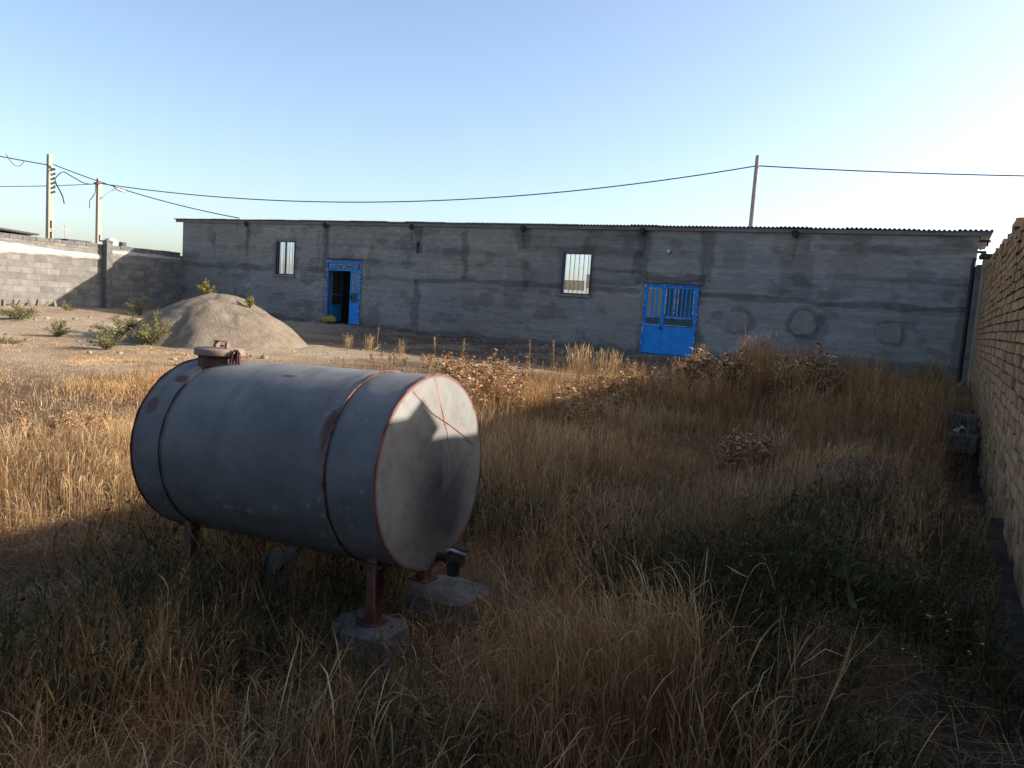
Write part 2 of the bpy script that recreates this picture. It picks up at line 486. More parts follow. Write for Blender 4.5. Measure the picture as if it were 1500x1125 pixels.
# damp dug earth in front of the building; darker ground along the brick wall
damp = sst(15.6, 17.4, GY + 1.5 * (n2 - .5)) * (1 - sst(22, 23, GY)) * sst(-22, -14, GX) * (0.62 + 0.6 * sst(0.35, 0.6, fbm(GX * 0.8, GY * 1.5, 4)))
damp = np.clip(damp, 0, 1)[..., None] * 0.92
gc = gc * (1 - damp) + np.array([0.15, 0.092, 0.062]) * (.7 + .6 * fbm(GX * 3, GY * 5, 3)[..., None]) * damp
dt = (sst(-0.05, 0.2, GX) * (1 - sst(13.2, 14, GY)))[..., None] * 0.85
gc = gc * (1 - dt) + np.array([0.07, 0.062, 0.058]) * dt
hp = np.clip(1.4 * np.exp(-((GX + .55) / .75) ** 2 - ((GY - 8.1) / 1.1) ** 2), 0, 1)[..., None]
gc = gc * (1 - hp) + np.array([0.24, 0.145, 0.095]) * (.7 + .6 * fbm(GX * 4, GY * 4, 4)[..., None]) * hp
nyy, nxx = GX.shape
idx = np.arange(nyy * nxx).reshape(nyy, nxx)
F = np.stack([idx[:-1, :-1], idx[:-1, 1:], idx[1:, 1:], idx[1:, :-1]], -1).reshape(-1, 4)
me = np_mesh('ground', np.stack([GX, GY, GZ], -1).reshape(-1, 3), F, True, {'Col': gc.reshape(-1, 3)})
kind(link('ground', me, MT['soil']), 'structure')


def gz(x, y): return float(ground_z(x, y))


# ------------------------------------------------------------------ the long building
BY = 22.0
BX0, BX1 = -29.65, 0.46


def top_z(x): return 4.50 + (np.asarray(x, float) - BX0) * (4.26 - 4.50) / (BX1 - BX0)


W1 = (-23.83, -22.76, 2.41, 3.76); W2 = (-10.90, -9.86, 2.265, 3.585)
D1 = (-21.02, -19.28, 0.67, 3.07); D2 = (-8.05, -6.37, 0.62, 2.72)
OPEN = [W1, W2, D1, D2]


def lines_with(lo, hi, step, cuts):
    a = set(np.round(np.arange(lo, hi, step), 4)) | {lo, hi} | set(cuts)
    a = sorted(a)
    out = []
    cs = set(cuts) | {lo, hi}
    for v in a:
        if v not in cs and any(abs(v - c) < step * 0.45 for c in cs): continue
        out.append(v)
    return np.array(out)


def plaster_colour(X, Z, T):
    base = np.array([0.275, 0.264, 0.250])
    wx = X + 0.40 * (fbm(X * 1.7, Z * 1.7, 6) - 0.5); wz = Z + 0.24 * (fbm(X * 1.1 + 31, Z * 2.4 + 8, 5) - 0.5)
    v = 1 + 0.20 * (fbm(X * 0.6, Z * 0.8 + 2, 4) - 0.5)
    # every plaster bay was laid from its own mix
    bays = [-29.65, -25.5, -21.15, -16.7, -14.6, -12.35, -8.22, -6.3, -3.6, 0.5]
    for k in range(9):
        inb = (wx > bays[k]) & (wx <= bays[k + 1])
        up = wz > 2.44
        v = np.where(inb & up, v * (0.90 + 0.20 * _T[k, 3] if k < 7 else 1.07), v)
        v = np.where(inb & ~up, v * (0.94 + 0.20 * _T[k, 9] if k < 7 else 1.08), v)
    # block courses grinning through: thin broken dark lines every 20 cm, and rows of different tone
    row = np.floor((wz * .6 + Z * .4) / 0.205).astype(int); fr = np.mod((wz * .6 + Z * .4) / 0.205, 1)
    v = v * (0.96 + 0.08 * _T[(row * 7) & 255, (np.floor(X / 2.2 + _T[row & 255, 3] * 9).astype(int)) & 255])
    ln = (1 - sst(0.0, 0.16, np.minimum(fr, 1 - fr))) * sst(0.46, 0.56, fbm(X * 0.45 + row * 3.1, row * 1.7 + 0 * X, 4))
    v = v * (1 - 0.17 * ln)
    # scraped horizontal trowel streaks
    st = fbm(X * 0.9, Z * 9, 5)
    v = v * (1 - 0.10 * sst(0.58, 0.68, st)) * (1 + 0.08 * sst(0.40, 0.32, st))

    def dark(a, amt): return v * (1 - amt * np.clip(a, 0, 1))
    wob = 0.45 + 1.1 * fbm(X * 2.2 + 2, Z * 2.2, 4)

    def edge(q): return 1 - sst(.75, 1.15, q)                      # a patch with a clear border
    for x, w, z0, z1, a in ((-25.5, .10, 3.1, 4.4, .32), (-27.6, .07, 2.9, 4.0, .22), (-21.15, .13, 2.4, 4.5, .40), (-21.6, .06, 2.6, 4.0, .2), (-16.7, .13, .7, 2.5, .36), (-16.7, .10, 3.4, 4.5, .42), (-18.9, .08, 2.4, 3.7, .2),
                            (-14.6, .12, 2.5, 4.2, .38), (-12.35, .22, 3.7, 4.5, .34), (-12.6, .30, 1.6, 3.4, .20), (-8.22, .18, 2.7, 4.4, .40), (-6.28, .20, 2.8, 4.4, .36),
                            (-3.75, .36, 2.5, 4.2, .24), (-2.5, .22, 2.6, 4.2, .14), (-5.5, .25, 3.2, 4.0, .18), (0.35, .12, .6, 3.2, .35)):
        v = dark(edge(np.abs(wx - x) / (w * wob * 1.3)) * (wz > z0) * (wz < z1), a * 1.0)
    for z, w, x0, x1, a in ((2.50, .07, -16.8, -8.2, .36), (2.42, .07, -6.4, .5, .40), (3.52, .09, -16.4, -12.6, .2), (3.66, .10, -12.6, -8.2, .26), (2.72, .10, -29.6, -21.2, .30), (2.9, .12, -8.1, -6.3, .40),
                            (4.05, .10, -12.4, -8.3, .12), (3.05, .05, -9.9, -8.3, .28), (2.75, .05, -10, -8.3, .26), (3.05, .08, -21, -16.7, .18), (3.9, .09, -3.3, .5, .24), (3.15, .05, -3, .5, .24), (3.6, .05, -21, -16.7, .2), (2.47, .07, -21.1, -16.7, .22)):
        wv = z + 0.12 * (fbm(X * 0.8, X * 0 + z * 9, 4) - 0.5)
        v = dark(edge(np.abs(wz - wv) / (w * wob * 1.3)) * (wx > x0) * (wx < x1), a * 1.0)
    # damp foot, deeper towards the right
    foot = 0.72 + 0.28 * sst(-6, -2, X) + 0.30 * (fbm(X * 1.3, X * 0 + 1.5, 5) - 0.5)
    v = dark(1 - sst(foot - .05, foot + .05, Z), 0.36)
    # wet rings round the filled vent holes, heavier on one side
    for cx, cz, r in ((-5.2, 1.76, .30), (-3.41, 1.82, .36), (-1.27, 1.72, .30)):
        d = np.sqrt((wx - cx - .05) ** 2 + ((wz - cz) * 1.05) ** 2)
        v = dark(1 - sst(r * 1.15, r * 1.45, d + .22 * (fbm(X * 3, Z * 3, 4) - .5)), 0.34)
    # wet marks round the frames
    for x0, x1, z0, z1 in OPEN:
        dx = np.maximum(np.maximum(x0 - wx, wx - x1), 0); dz = np.maximum(np.maximum(z0 - wz, wz - z1), 0)
        v = dark(1 - sst(0.10, 0.16, np.hypot(dx, dz) + .12 * (fbm(X * 3, Z * 3, 3) - .5)), 0.22)
    # drips below the beam ends
    for x in (-25.53, -21.15, -16.97, -12.39, -8.24, -3.86):
        ln_ = .5 + .5 * _T[int(-x * 3) & 255, 4]
        v = dark(edge(np.abs(wx - x - .02) / (.07 * (1 - .6 * sst(4.3, 4.3 - ln_, Z)) + .01)) * (Z > 4.25 - ln_), .30)
    blot = sst(0.60, 0.65, fbm(X * 1.4 + 11, Z * 2.6, 6))
    v = dark(blot, 0.24)
    v = v * (1 + .12 * sst(0.62, 0.68, fbm(X * 1.1 + 71, Z * 2.0, 6)))
    v = v * (0.94 + 0.12 * fbm(X * 6, Z * 9, 3))
    col = base[None] * v[..., None]
    warm = sst(0.5, 0.6, fbm(X * 0.3 + 40, Z * 0.5, 4))[..., None]
    col = col * (1 + warm * np.array([0.06, 0.01, -0.05]))
    low = (1 - sst(0.72, 1.0, Z + 0.3 * (fbm(X, Z * 0 + 3, 3) - .5)))[..., None] * 0.5
    return col * (1 - low) + col * np.array([0.98, 0.80, 0.66]) * low


warehouse = empty('warehouse', (-14.6, 22.0, 0.6))
tag(warehouse, 'long low building of grey cement plaster with two blue doors and corrugated roof', 'building')
warehouse_parts = []


def wp(o):
    """keep world placement under the building root"""
    o.parent = warehouse
    o.matrix_parent_inverse = Matrix.Translation(-Vector(warehouse.location))
    return o


xs = lines_with(BX0, BX1, 0.045, [v for o in OPEN for v in o[:2]])
zs = lines_with(0.15, 4.26, 0.03, [v for o in OPEN for v in o[2:]])
XX, ZZ = np.meshgrid(xs, zs)
zt = top_z(XX)
ZW = np.where(ZZ > 3.8, 3.8 + (ZZ - 3.8) * (zt - 3.8) / (4.26 - 3.8), ZZ)
YW = BY - 0.012 * (fbm(XX * 1.1, ZZ * 2.2, 4) - 0.5)
pc = plaster_colour(XX, ZW, 0)
idx = np.arange(XX.size).reshape(XX.shape)
F = np.stack([idx[:-1, :-1], idx[:-1, 1:], idx[1:, 1:], idx[1:, :-1]], -1).reshape(-1, 4)
cxm = ((XX[:-1, :-1] + XX[1:, 1:]) / 2).ravel(); czm = ((ZZ[:-1, :-1] + ZZ[1:, 1:]) / 2).ravel()
hole = np.zeros(len(F), bool)
for x0, x1, z0, z1 in OPEN:
    hole |= (cxm > x0) & (cxm < x1) & (czm > z0) & (czm < z1)
V = np.stack([XX, YW, ZW], -1).reshape(-1, 3)
C_ = pc.reshape(-1, 3)
F = F[~hole]
# reveals and the two gable walls, back wall with its own openings, in the same mesh
ev, ef, ec = [], [], []


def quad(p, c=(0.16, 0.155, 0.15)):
    n = len(V) + len(ev)
    ev.extend(p); ec.extend([c] * 4); ef.append((n, n + 1, n + 2, n + 3))


TH = 0.22
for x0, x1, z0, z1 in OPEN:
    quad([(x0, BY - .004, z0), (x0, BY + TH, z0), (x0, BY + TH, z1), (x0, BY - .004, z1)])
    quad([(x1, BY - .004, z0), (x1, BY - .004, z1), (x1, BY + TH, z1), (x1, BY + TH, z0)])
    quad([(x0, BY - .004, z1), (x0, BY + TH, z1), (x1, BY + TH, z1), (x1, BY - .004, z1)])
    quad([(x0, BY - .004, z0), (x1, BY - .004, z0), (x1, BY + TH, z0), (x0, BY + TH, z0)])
BB = 27.0
quad([(BX0, BY, .1), (BX0, BB, .1), (BX0, BB, 4.52), (BX0, BY, 4.5)], (0.22, 0.215, 0.205))
quad([(BX1, BY, .1), (BX1, BY, 4.26), (BX1, BB, 4.3), (BX1, BB, .1)], (0.22, 0.215, 0.205))
BO = [(-29.45, -27.5, 2.3, 4.2), (-13.7, -11.7, 2.15, 4.0)]
xb = sorted([BX0, BX1] + [v for o in BO for v in o[:2]])
for a, b in zip(xb[:-1], xb[1:]):
    o = [q for q in BO if abs(q[0] - a) < 1e-6 and abs(q[1] - b) < 1e-6]
    if o:
        quad([(a, BB, .1), (b, BB, .1), (b, BB, o[0][2]), (a, BB, o[0][2])])
        quad([(a, BB, o[0][3]), (b, BB, o[0][3]), (b, BB, 4.4), (a, BB, 4.4)])
    else:
        quad([(a, BB, .1), (b, BB, .1), (b, BB, 4.4), (a, BB, 4.4)])
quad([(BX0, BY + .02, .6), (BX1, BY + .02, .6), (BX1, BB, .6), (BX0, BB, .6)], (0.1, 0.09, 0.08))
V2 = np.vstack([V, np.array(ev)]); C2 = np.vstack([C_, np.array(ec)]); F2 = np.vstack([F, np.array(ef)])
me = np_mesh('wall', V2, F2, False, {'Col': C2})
wp(link('wall', me, MT['plaster']))

# corrugated roof
nx = 2300
rx = np.linspace(-30.12, 0.74, nx)
sheet = np.floor((rx + 30.12) / 0.86).astype(int)
rz0 = top_z(rx) + 0.115 + 0.020 * np.sin(rx * 2 * PI / 0.112) + (_T[sheet & 255, 5] - .5) * 0.022 + 0.02 * (fbm(rx * .25, rx * 0, 2) - .5)
ry0 = BY - 0.16 + (_T[sheet & 255, 8] - .5) * 0.05
rows = [(ry0, rz0), (ry0 + 2.6, rz0 + .02), (np.full(nx, BB + .3), rz0 + .06)]
V = np.concatenate([np.stack([rx, y, z], -1) for y, z in rows] + [np.stack([rx, y, z - 0.006], -1) for y, z in rows])
i = np.arange(nx - 1)
F = []
for k in range(2):
    F.append(np.stack([k * nx + i, k * nx + i + 1, (k + 1) * nx + i + 1, (k + 1) * nx + i], -1))
    q = 3 * nx
    F.append(np.stack([q + k * nx + i, q + (k + 1) * nx + i, q + (k + 1) * nx + i + 1, q + k * nx + i + 1], -1))
F.append(np.stack([i, 3 * nx + i, 3 * nx + i + 1, i + 1], -1))
roof = wp(link('roof', np_mesh('roof', V, np.concatenate(F), True), MT['roof']))


def slant(mb, x0, x1, y0, y1, dz0, dz1, n=30):
    for k in range(n):
        a = x0 + (x1 - x0) * k / n; b = x0 + (x1 - x0) * (k + 1) / n - 0.0
        za, zb = float(top_z(a)), float(top_z(b))
        vs = [(a, y0, za + dz0), (b, y0, zb + dz0), (b, y1, zb + dz0), (a, y1, za + dz0), (a, y0, za + dz1), (b, y0, zb + dz1), (b, y1, zb + dz1), (a, y1, za + dz1)]
        fs = [(0, 3, 2, 1), (4, 5, 6, 7), (0, 1, 5, 4), (2, 3, 7, 6)]
        if k == 0: fs.append((0, 4, 7, 3))
        if k == n - 1: fs.append((1, 2, 6, 5))
        mb.add(vs, fs)


b = MB(); slant(b, -30.05, 0.66, BY - 0.075, BY - 0.012, -0.02, 0.085, 4)
wp(b.build('eave_beam', MT['channel']))
for x in (-25.53, -21.15, -16.97, -12.39, -8.24, -3.86):
    z = float(top_z(x)); b = MB()
    b.box(x - .06, x + .06, BY - .15, BY - .08, z - .12, z + .04); b.box(x - .09, x + .09, BY - .11, BY - .078, z - .04, z + .03)
    b.box(x - .025, x + .025, BY - .13, BY - .013, z - .15, z - .121)
    wp(b.build('beam_end', MT['dark_iron'], None, .008))
for k, (yy, zz) in enumerate(((22.25, 4.12), (22.35, 3.86))):
    b = MB(); b.box(BX1, BX1 + .26 - .06 * k, yy, yy + .06, zz, zz + .06); b.box(BX1 + .18, BX1 + .22, yy + .01, yy + .05, zz - .1, zz)
    wp(b.build('bracket', MT['dark_iron'], None, .006))
b = MB(); b.tube([(0.405, BY - .06, 0.5), (0.405, BY - .06, 3.55), (0.43, BY - .03, 3.7)], .045, 10)  # dark pipe standing in for the shaded gap at the building corner
wp(b.build('dark_gap_pipe', MT['dark_iron']))
b = MB(); b.tube([(0.45, BY - .08, 3.18), (0.64, BY - .12, 3.18)], .035, 8)
wp(b.build('outlet_pipe', MT['dark_iron']))
# filled vent holes
for cx, cz, rx_, rz_, p in ((-5.2, 1.76, .29, .29, 3.2), (-3.41, 1.82, .33, .33, 2.2), (-1.27, 1.72, .30, .26, 4)):
    n = 40; ring = []
    for k in range(n):
        a = 2 * PI * k / n
        q = (abs(math.cos(a)) ** p + abs(math.sin(a)) ** p) ** (-1 / p)
        q *= 1 + 0.07 * math.sin(3 * a + cx) + 0.03 * math.sin(7 * a + cz)
        ring.append((rx_ * q * math.cos(a), rz_ * q * math.sin(a)))
    b = MB()
    o = [(cx + x, BY - .004, cz + z) for x, z in ring] + [(cx + x * .93, BY - .018, cz + z * .93) for x, z in ring]
    b.add(o, [(k, (k + 1) % n, n + (k + 1) % n, n + k) for k in range(n)] + [tuple(range(n, 2 * n))])
    wp(b.build('plaster_patch', MT['patch']))


def window(W, nb, mull, tilt=0.0):
    x0, x1, z0, z1 = W
    b = MB(); y0, y1 = BY - .022, BY + .03; t = .045
    b.box(x0, x0 + t, y0, y1, z0, z1); b.box(x1 - t, x1, y0, y1, z0, z1)
    b.box(x0 + t, x1 - t, y0, y1, z1 - t, z1); b.box(x0 + t, x1 - t, y0, y1, z0, z0 + t)
    fr = wp(b.build('window', MT['frame_dark'], None, .004))
    for u in mull:
        x = x0 + (x1 - x0) * u; b = MB(); b.box(x - .022, x + .022, y0 - .004, y1 - .006, z0 + t, z1 - t); b.build('mullion', MT['frame_dark'], fr)
    for k in range(nb):
        x = x0 + t + (x1 - x0 - 2 * t) * (k + .5) / nb
        if any(abs((x - x0) / (x1 - x0) - u) < .03 for u in mull): continue
        b = MB(); b.tube([(x + random.uniform(-.006, .006), BY - .005, z0 + t), (x + random.uniform(-.01, .01), BY - .005, z1 - t)], .012, 6); b.build('bar', MT['bar'], fr)
    b = MB(); b.box(x0 + t, x1 - t, BY + .045, BY + .049, z0 + t, z1 - t); b.build('pane', MT['glass'], fr)
    b = MB(); b.box(x0 - .05, x1 + .05, BY - .06, BY - .024, z0 - .06, z0 - .004, jit=.006); b.build('sill', MT['patch'], fr)
    return fr


window(W1, 6, (0.12, 0.52)); w2 = window(W2, 6, (0.06,))
# thin yellowish cloth hung behind the lower part of the right window
b = MB(); b.box(-11.2, -10.3, BY + .5, BY + .504, 2.42, 2.74); b.box(-10.25, -9.9, BY + .5, BY + .504, 2.5, 2.95); b.build('curtain', MT['cloth'], w2)


def place(o, x, y, z, rot=0):
    o.location = (x, y, z); o.rotation_euler = (0, 0, rot)


def door_leaf(parent, w, z0, z1, mid0, mid1, sheets, hinge, rot, bars, name='door_leaf'):
    """a leaf built in local x (0..w), y thickness, z world; placed at its hinge"""
    b = MB(); t = .06; y0, y1 = -.02, .02
    b.box(0, t, y0, y1, z0, z1); b.box(w - t, w, y0, y1, z0, z1)
    b.box(t, w - t, y0, y1, z1 - t, z1); b.box(t, w - t, y0, y1, mid1, mid1 + .05); b.box(t, w - t, y0, y1, mid0 - .05, mid0)
    b.box(t, w - t, y0 + .008, y1 - .008, z0 + .02, mid0 - .05)
    b.box(t, w - t, y0, y1, z0, z0 + .02)
    lf = b.build(name, MT['blue'], parent, .004)
    lf.location = hinge; lf.rotation_euler = (0, 0, rot)
    lf.matrix_parent_inverse = parent.matrix_parent_inverse if parent is warehouse else Matrix.Identity(4)
    return lf


def door(D, name):
    x0, x1, z0, z1 = D
    b = MB(); t = .055
    b.box(x0, x0 + t, BY - .03, BY + .05, z0, z1); b.box(x1 - t, x1, BY - .03, BY + .05, z0, z1); b.box(x0 + t, x1 - t, BY - .03, BY + .05, z1 - t, z1)
    return wp(b.build(name, MT['blue_worn'], None, .004))


# --- the right double door, shut
x0, x1, z0, z1 = D2
d2 = door(D2, 'door')
midx = x0 + .055 + .56


def leaf_shut(d, xa, xb, z0, z1, mid0, mid1, y, sheet, nbar, barmat):
    b = MB(); t = .055; y0, y1 = y, y + .035
    b.box(xa, xa + t, y0, y1, z0, z1); b.box(xb - t, xb, y0, y1, z0, z1)
    b.box(xa + t, xb - t, y0, y1, z1 - t, z1); b.box(xa + t, xb - t, y0, y1, mid1, mid1 + .045); b.box(xa + t, xb - t, y0, y1, mid0 - .045, mid0)
    b.box(xa + t, xb - t, y0 + .006, y1, z0 + .004, mid0 - .045)
    lf = b.build('door_leaf', MT['blue'], d, .003)
    return lf


def sub(parent, mb, name, mat, bev=0): return mb.build(name, mat, parent, bev)


ya = BY - .012
la = leaf_shut(d2, x0 + .057, midx - .004, z0 + .01, z1 - .06, 1.50, 1.74, ya, None, 3, None)
lb = leaf_shut(d2, midx + .004, x1 - .057, z0 + .01, z1 - .06, 1.47, 1.74, ya - .004, None, 5, None)


def glaze(d, xa, xb, za, zb, y, mat, name='pane'):
    b = MB(); b.box(xa, xb, y, y + .006, za, zb); return sub(d, b, name, mat)


def bars(d, xa, xb, za, zb, y, n, mat, w=.022):
    for k in range(n):
        x = xa + (xb - xa) * (k + 1) / (n + 1); b = MB()
        b.box(x - w / 2, x + w / 2, y, y + .014, za, zb, jit=.002); sub(d, b, 'bar', mat)


t = .055
glaze(d2, x0 + .057 + t, midx - .004 - t, 1.785, z1 - .115, ya + .020, MT['tan_sheet'])
glaze(d2, x0 + .057 + t, midx - .004 - t, 1.50, 1.74, ya + .020, MT['teal_sheet'])
bars(d2, x0 + .057 + t, midx - .004 - t, 1.785, z1 - .115, ya + .003, 2, MT['blue'], .06)
glaze(d2, midx + .004 + t, x1 - .057 - t, 1.785, z1 - .115, ya + .018, MT['teal_sheet'])
glaze(d2, midx + .004 + t, x1 - .057 - t, 1.47, 1.74, ya + .018, MT['teal_sheet'])
bars(d2, midx + .004 + t, x1 - .057 - t, 1.785, z1 - .115, ya - .001, 6, MT['blue'], .035)
for xx in (midx + .004 + t + .02, midx + .36, midx + .45, x1 - .057 - t - .03):
    b = MB(); b.box(xx - .017, xx + .017, ya - .006, ya - .001, 1.83 + random.uniform(-.03, .03), z1 - .14, jit=.004)
    sub(d2, b, 'trim', MT['white_trim'])
for xa, xb in ((x0 + .057 + t, midx - .06), (midx + .06, x1 - .12)):
    for zq in (1.505, 1.725):
        b = MB(); b.box(xa, xb, ya - .008, ya - .002, zq - .009, zq + .009, jit=.003); sub(d2, b, 'trim', MT['white_trim'])
    if xa < midx:
        for k in range(3):
            xk = xa + (xb - xa) * (k + .5) / 3; b = MB(); b.box(xk - .05, xk + .05, ya - .003, ya + .004, z1 - .16, z1 - .12, jit=.004); sub(d2, b, 'trim', MT['white_trim'])
b = MB(); b.box(midx - .035, midx - .015, ya - .03, ya - .006, 1.36, 1.48); b.tube([(midx - .025, ya - .06, 1.42), (midx + .07, ya - .06, 1.42)], .009, 6); b.box(midx - .03, midx - .02, ya - .065, ya - .028, 1.415, 1.425)
sub(d2, b, 'handle', MT['dark_iron'])
b = MB(); b.box(x0 - .05, x1 + .08, BY - .05, BY - .032, z1 + .002, z1 + .035); sub(d2, b, 'lintel', MT['frame_dark'])

# --- the left door, left leaf swung in, right leaf narrow
x0, x1, z0, z1 = D1
d1 = door(D1, 'door')
zt_ = 2.74
b = MB(); b.box(x0 + .057, x1 - .057, BY - .02, BY + .03, zt_ - .06, zt_); b.box(x0 + .057, x1 - .057, BY - .01, BY + .02, z1 - .12, z1 - .058)
tr = sub(d1, b, 'transom', MT['blue'], .003)
glaze(d1, x0 + .057, x1 - .057, zt_ + .002, z1 - .122, BY + .012, MT['teal_sheet'])
for zq in (zt_ + .05, zt_ + .11, zt_ + .17):
    xk = x0 + .1
    while xk < x1 - .2:
        ln = random.uniform(.06, .22)
        b = MB(); b.box(xk, min(xk + ln, x1 - .08), BY - .012, BY - .002, zq - .014, zq + .012, jit=.004); sub(d1, b, 'trim', MT['white_trim'])
        xk += ln + random.uniform(.02, .08)
b = MB(); b.box(x0 - .02, x1 + .06, BY - .045, BY - .032, z1 + .03, z1 + .06); sub(d1, b, 'lintel', MT['rust_dark'])
xm = x1 - .057 - .46
lf = leaf_shut(d1, xm, x1 - .057, z0 + .01, zt_ - .065, 1.50, 1.86, BY - .012, None, 2, None)
glaze(d1, xm + t, x1 - .057 - t, 1.905, zt_ - .12, BY + .008, MT['tan_sheet'])
glaze(d1, xm + t, x1 - .057 - t, 1.50, 1.86, BY + .008, MT['teal_sheet'])
bars(d1, xm + t, x1 - .057 - t, 1.905, zt_ - .12, BY - .008, 2, MT['blue'], .05)
b = MB(); b.box(xm + .02, xm + .05, BY - .05, BY - .014, 1.66, 1.78); b.tube([(xm + .035, BY - .07, 1.7), (xm + .14, BY - .07, 1.68)], .009, 6); b.box(xm + .03, xm + .04, BY - .075, BY - .048, 1.695, 1.705)
sub(d1, b, 'handle', MT['dark_iron'])
# the swung-in leaf: built flat, then turned about its hinge
w = xm - (x0 + .057) - .01
lw = leaf_shut(d1, 0, w, z0 + .01, zt_ - .065, 1.36, 1.74, -.012, None, 4, None)
kids = [glaze(d1, t, w - t, 1.785, zt_ - .12, .010, MT['olive_sheet']), glaze(d1, t, w - t, 1.36, 1.74, .010, MT['olive_sheet'])]
n0 = len(bpy.data.objects)
before = set(bpy.data.objects)
bars(d1, t, w - t, 1.785, zt_ - .12, -.004, 4, MT['frame_dark'], .02)
for zq in (1.45, 1.56, 1.65):
    b = MB(); b.box(t, w - t, -.010, 0, zq - .02, zq + .012, jit=.003); sub(d1, b, 'rail', MT['olive_sheet'])
kids += [o for o in bpy.data.objects if o not in before]
for o in [lw] + kids:
    o.location = (x0 + .06, BY + .215, 0); o.rotation_euler = (0, 0, math.radians(112))

# thresholds
b = MB(); b.box(-21.6, -19.15, BY - .62, BY - .014, .30, .645, jit=.03)
tag(b.build('doorstep', MT['concrete'], None, .03), 'worn concrete doorstep under the open blue door', 'step')
b = MB(); b.box(-8.35, -6.2, BY - .42, BY - .014, .25, .60, jit=.03)
tag(b.build('doorstep', MT['old_concrete'], None, .03), 'low concrete doorstep under the closed blue double door', 'step')
# small things on the facade
b = MB(); b.box(-7.42, -7.33, BY - .05, BY - .01, 3.64, 3.73)
lampw = empty('wall_lamp', (-7.375, BY, 3.68)); tag(lampw, 'small white lamp holder on the wall above the closed double door', 'lamp')
o = b.build('base', MT['dark_iron'], lampw, .01); o.matrix_parent_inverse = Matrix.Translation(-lampw.location)
b = MB(); b.lathe([(.02, 0), (.05, .02), (.06, .06), (.04, .10), (.012, .12)], (-7.375, BY - .05, 3.68), 14, Matrix.Rotation(PI / 2, 4, 'X'))
o = b.build('bulb', MT['white'], lampw); o.matrix_parent_inverse = Matrix.Translation(-lampw.location)
b = MB(); b.tube([(-16.69, BY - .012, 3.78), (-16.69, BY - .05, 3.72), (-16.68, BY - .055, 3.5), (-16.66, BY - .05, 3.42)], .028, 7); b.box(-16.75, -16.63, BY - .03, BY - .014, 3.70, 3.82)
tag(b.build('wall_hook', MT['dark_iron']), 'dark iron hook on the plaster wall right of the open blue door', 'hook')
# crumpled sack at the left door
sk = MB(); nu, nv = 18, 12; vs = []
for j in range(nv + 1):
    for i_ in range(nu):
        a = 2 * PI * i_ / nu; u = j / nv * 2 - 1
        r = (1 - abs(u) ** 3) ** .5
        k = 1 + .18 * (vnoise(i_ * .9, j * .8) - .5)
        vs.append((-20.62 + .36 * u + .03 * math.sin(a * 2), BY - .24 + .17 * r * math.cos(a) * k, .645 + .145 + .145 * r * math.sin(a) * k + (0.03 * math.sin(u * 4))))
sk.add(vs, [(j * nu + i_, j * nu + (i_ + 1) % nu, (j + 1) * nu + (i_ + 1) % nu, (j + 1) * nu + i_) for j in range(nv) for i_ in range(nu)], smooth=True)
tag(sk.build('sack', MT['sack']), 'crumpled yellow sack lying on the step of the open blue door', 'sack')

# ------------------------------------------------------------------ block wall on the left
LX = -29.665
bw = empty('block_wall', (LX, 16, .6)); tag(bw, 'grey concrete block boundary wall left of the building, half in sun', 'wall')


def under(root, o):
    o.parent = root; o.matrix_parent_inverse = Matrix.Translation(-Vector(root.location)); return o


ys = np.arange(5.0, 21.96, .47)
b = MB(); b.box(LX - .2, LX, 5.0, 22.4, .2, 3.0)
under(bw, b.build('wall', MT['block']))
# top course of separate-looking blocks, a little uneven
b = MB(); y = 5.0; k = 0
while y < 21.5:
    h = 3.14 + random.uniform(-.012, .018); b.box(LX - .2 + random.uniform(-.01, .01), LX + random.uniform(-.006, .02), y, min(y + .455, 21.97), 3.004, h, random.random()); y += .47
under(bw, b.build('coping', MT['old_concrete'], None, .008))
# smeared gypsum band under the top course
n = 260; yy = np.linspace(5, 18.3, n)
zc = 2.62 + .10 * (fbm(yy * .5, yy * 0, 3) - .5); hw = .10 + .20 * fbm(yy * 1.1 + 4, yy * 0 + 2, 4) * sst(19.5, 14, yy)
rowz = np.linspace(-1, 1, 9)
V = []
for r in rowz:
    V.append(np.stack([LX + .004 + .05 * np.sqrt(1 - r * r + 1e-6) * (.5 + fbm(yy * 3, yy * 0 + r * 3, 3)), yy, zc + r * hw * (1 + .5 * (fbm(yy * 2.5, yy * 0 + 9 + np.sign(r) * 5, 3) - .5))], -1))
V = np.concatenate(V); i = np.arange(n - 1)
F = np.concatenate([np.stack([k * n + i, k * n + i + 1, (k + 1) * n + i + 1, (k + 1) * n + i], -1) for k in range(8)])
under(bw, link('gypsum_band', np_mesh('gypsum_band', V, F, True), MT['gypsum']))
yy = np.linspace(18.62, 21.9, 80); n = 80; V = []
for r in rowz:
    V.append(np.stack([LX + .003 + .03 * np.sqrt(1 - r * r + 1e-6) * (.3 + fbm(yy * 3, yy * 0 + r * 3, 3)), yy, 2.86 + .05 * (fbm(yy, yy * 0, 3) - .5) + r * (.03 + .07 * fbm(yy * 1.5, yy * 0 + 7, 3))], -1))
V = np.concatenate(V); i = np.arange(n - 1)
F = np.concatenate([np.stack([k * n + i, k * n + i + 1, (k + 1) * n + i + 1, (k + 1) * n + i], -1) for k in range(8)])
under(bw, link('gypsum_band', np_mesh('gypsum_band', V, F, True), MT['gypsum']))
b = MB(); b.box(LX + .004, LX + .28, 18.35, 18.60, .3, 3.24, jit=.01); b.box(LX - .22, LX + .30, 18.33, 18.62, 3.245, 3.30, jit=.01)
under(bw, b.build('pier', MT['old_concrete'], None, .01))
